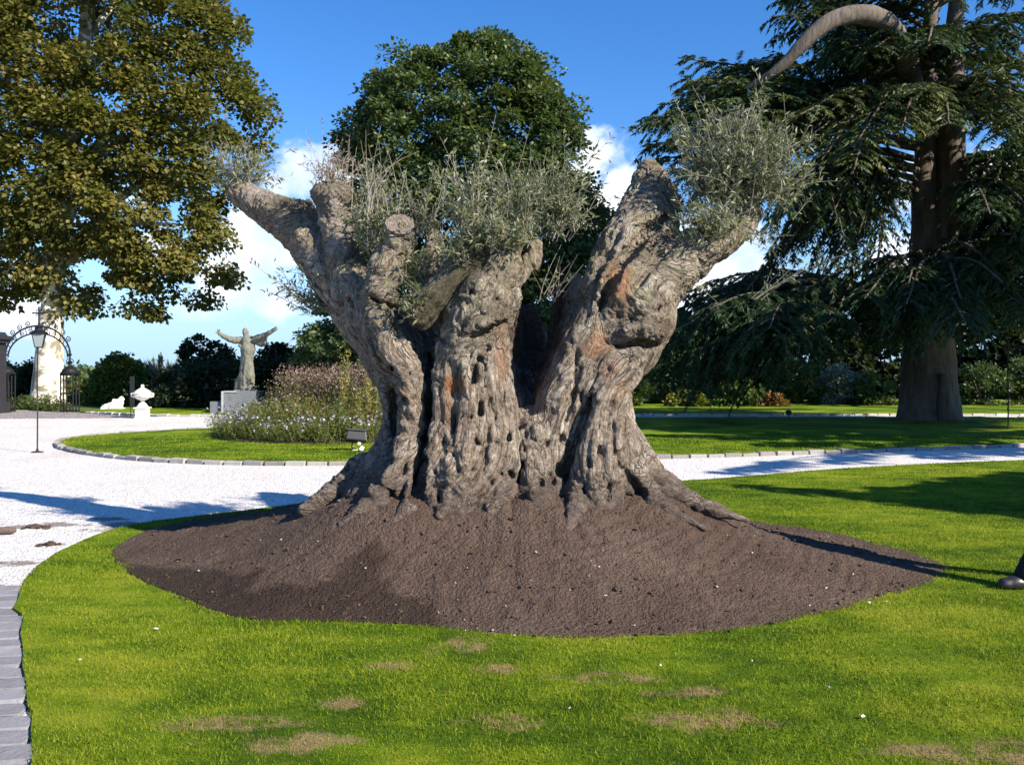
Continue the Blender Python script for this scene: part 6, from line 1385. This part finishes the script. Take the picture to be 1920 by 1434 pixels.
# ------------------------------------------------------------------ far houses and hills
def house(x0, x1, yb, yt, Y, label, roofc):
    S = Y / F; w = (x1 - x0) * S; h = (yb - yt) * S; cx = W((x0 + x1) / 2, 0, Y)[0]; zb = CZ + (HZ - yb) * S
    r = empty('far_house', (cx, Y, min(zb, 0))); tag(r, label, 'house'); hh = h + zb - min(zb, 0)
    MB().box((0, 0, hh / 2), (w, w * .7, hh)).build('wall', simple('render_white', (.78, .76, .72), .06, 2), r); MB().add([(-w * .54, -w * .4, hh), (w * .54, -w * .4, hh), (w * .54, w * .4, hh), (-w * .54, w * .4, hh), (-w * .54, 0, hh + w * .16), (w * .54, 0, hh + w * .16)], [(0, 1, 5, 4), (2, 3, 4, 5), (1, 2, 5), (3, 0, 4), (3, 2, 1, 0)]).build('roof', simple('roof_tile', roofc, .2, 4), r)
    for k in (-.28, .05, .32):
        wd = MB().box((k * w, -w * .35 - .02, hh * .55), (w * .12, .08, hh * .3)).build('window', simple('dark_window', (.05, .06, .08), .1, 4, .2), r); MB().box((k * w, -w * .35 - .08, hh * .55 - hh * .17), (w * .15, .12, hh * .03)).build('sill', slate_l, wd)
house(104, 126, 712, 696, 150, 'long white house in the distance right of the plane trunk', (.45, .40, .37)); house(136, 152, 724, 714, 120, 'small white house in the distance past the gate pier', (.34, .20, .15))
rg_ = np.random.default_rng(91)
for i, (Yh, hgt, nm) in enumerate([(1400, 9, 'hill'), (3200, 24, 'hill')]):
    xs = np.linspace(-Yh * 1.2, Yh * 1.2, 90); zs = hgt * (.45 + .4 * fbm(np.column_stack([xs / Yh * 6, np.zeros(90), np.full(90, i)]), 4, i)) ; V = np.vstack([np.column_stack([xs, np.full(90, Yh), np.full(90, -1.0)]), np.column_stack([xs, np.full(90, Yh + hgt * 4), zs + CZ * .6]), np.column_stack([xs, np.full(90, Yh + hgt * 12), np.full(90, -1.0)])])
    Q = np.array([(k, k + 1, 91 + k, 90 + k) for k in range(89)] + [(90 + k, 91 + k, 181 + k, 180 + k) for k in range(89)]); tag(link('hill', np_mesh('hill', V, Q, MAT['meadow'] if i == 0 else simple('wooded_hill', (.05, .07, .06), .3, .01), True)), ['low wooded ridge beyond the vines', 'blue distant ridge on the horizon'][i], None, None, 'structure')
for i, (x, Yt, y0, mt) in enumerate([(120, 110, 705, 'shrub_leaf'), (150, 95, 702, 'shrub_leaf'), (165, 120, 704, 'linden_leaf'), (60, 100, 690, 'linden_leaf'), (185, 100, 696, 'shrub_leaf')]):
    hw = 14; bush('far_tree', ['round far tree before the long white house', 'far tree beside the small white house', 'dark far tree between small house and bushy tree', 'dark far tree behind the plane trunk', 'pale far tree behind the bushy tree'][i], blob(x - hw, x + hw, y0, 738, 200 + i), Yt, .8, 40, .5, 50, .3, mt, 210 + i, 'tree')

# ------------------------------------------------------------------ person at the lawn's right edge
skin = simple('skin', (.48, .30, .22), .1, 20, .5); cloth_d = simple('dark_trousers', (.014, .014, .017), .3, 60, .85); cloth_j = simple('dark_jacket', (.020, .022, .028), .3, 50, .85); leath = simple('black_leather', (.02, .019, .018), .3, 40, .4, .5); hairm = simple('dark_hair', (.035, .022, .014), .3, 60, .6)
def body_field(extra, parts_): 
    fd = Field((-.68, -.5, -.02), (.55, .5, 1.86), .0135); 
    for ch, k in parts_: fd.chain([(*p[:3], p[3] + extra) for p in ch], k)
    return fd
def leg(s, fx): return [(.02, s * .095, .90, .088), (.01 + fx * .42, s * .10, .50, .060), (fx + .02, s * .105, .10, .040), (fx + .02, s * .105, .05, .04)]
def foot(s, fx): return [(fx + .04, s * .105, .045, .042), (fx - .06, s * .11, .038, .042), (fx - .14, s * .115, .03, .036)]
torso = [(0, 0, .93, .14), (.01, 0, 1.08, .135), (-.01, 0, 1.25, .15), (0, 0, 1.38, .12)]; sh = [(.0, -.17, 1.41, .06), (0, 0, 1.43, .07), (0, .17, 1.41, .06)]
def arm(s): return [(0, s * .19, 1.40, .055), (.02, s * .235, 1.13, .043), (-.04, s * .235, .88, .032)]
def hand(s):
    b = np.array([-.05, s * .235, .85]); out = [([(*b, .034), (*(b + [-.01, 0, -.06]), .034)], .02)]
    for k, (dx, L) in enumerate([(-.03, .07), (-.012, .08), (.007, .076), (.024, .06)]): out.append(([(b[0] + dx, b[1], b[2] - .075, .0105), (b[0] + dx - .008, b[1] - s * .006, b[2] - .075 - L * .55, .0095), (b[0] + dx - .02, b[1] - s * .018, b[2] - .075 - L, .0075)], .004))
    out.append(([(b[0] - .03, b[1] - s * .01, b[2] - .01, .013), (b[0] - .062, b[1] - s * .02, b[2] - .05, .0115), (b[0] - .066, b[1] - s * .025, b[2] - .085, .009)], .008)); return out
head = [([(0, 0, 1.44, .055), (-.01, 0, 1.54, .052)], .04), ([(-.015, 0, 1.60, .078), (-.005, 0, 1.68, .092)], .05), ([(-.045, 0, 1.565, .04), (-.05, 0, 1.60, .05)], .03), ([(-.098, 0, 1.655, .010), (-.112, 0, 1.625, .014)], .012), ([(.005, .088, 1.65, .018), (.008, .09, 1.625, .014)], .008), ([(.005, -.088, 1.65, .018), (.008, -.09, 1.625, .014)], .008), ([(-.085, -.02, 1.588, .011), (-.085, .02, 1.588, .011)], .01)]
FX = {-1: -.40, 1: .10}
allp = [(torso, .06), (sh, .05)] + [(leg(s, FX[s]), .04) for s in (-1, 1)] + [(foot(s, FX[s]), .02) for s in (-1, 1)] + [(arm(s), .03) for s in (-1, 1)] + hand(1) + hand(-1) + head
def fmesh(name, fd, mat):
    v, q = fd.mesh(); n_ = vnormals(v, q); c0 = v.mean(0)
    if np.mean((n_ * (v - c0)).sum(1)) < 0: q = q[:, ::-1]
    return np_mesh(name, v, q, mat, True)
px_, py_ = 4.09, 6.46
person = link('person', fmesh('person', body_field(0, allp), skin), None, (px_, py_, .03)); tag(person, 'person in dark trousers and black shoes standing at the edge of the soil mound', 'person')
tp = [([(*p[:3], p[3] + (.02 if p[2] > .4 else .034)) for p in leg(s, FX[s])[:3]], .04) for s in (-1, 1)] + [([(0, 0, .90, .158), (0.0, 0, 1.0, .150)], .05)]
fd = body_field(0, tp); link('trousers', fmesh('trousers', fd, cloth_d), person)
fd = body_field(.018, [([(0, 0, .98, .15), (.01, 0, 1.08, .145), (-.01, 0, 1.25, .155), (0, 0, 1.38, .125)], .06), (sh, .05)] + [([(0, s * .19, 1.40, .058), (.02, s * .235, 1.13, .048), (-.035, s * .235, .91, .036)], .03) for s in (-1, 1)]); link('jacket', fmesh('jacket', fd, cloth_j), person)
for s in (-1, 1):
    fd = body_field(.012, [(foot(s, FX[s]), .02), ([(FX[s] + .03, s * .105, .05, .038), (FX[s] + .025, s * .105, .10, .036)], .02)]); fd.D[:, :, :2] = .5
    link('shoe', fmesh('shoe', fd, leath), person)
fd = body_field(0, [([(.015, 0, 1.69, .092), (.03, 0, 1.62, .085)], .03), ([(-.03, 0, 1.735, .06), (.02, 0, 1.73, .075)], .03)]); link('hair', fmesh('hair', fd, hairm), person)
for s in (-1, 1): MB().lathe([(.0, -.011), (.008, -.007), (.011, 0), (.008, .007), (.0, .011)], (-.083, s * .033, 1.648), 10).build('eye', tagw, person)
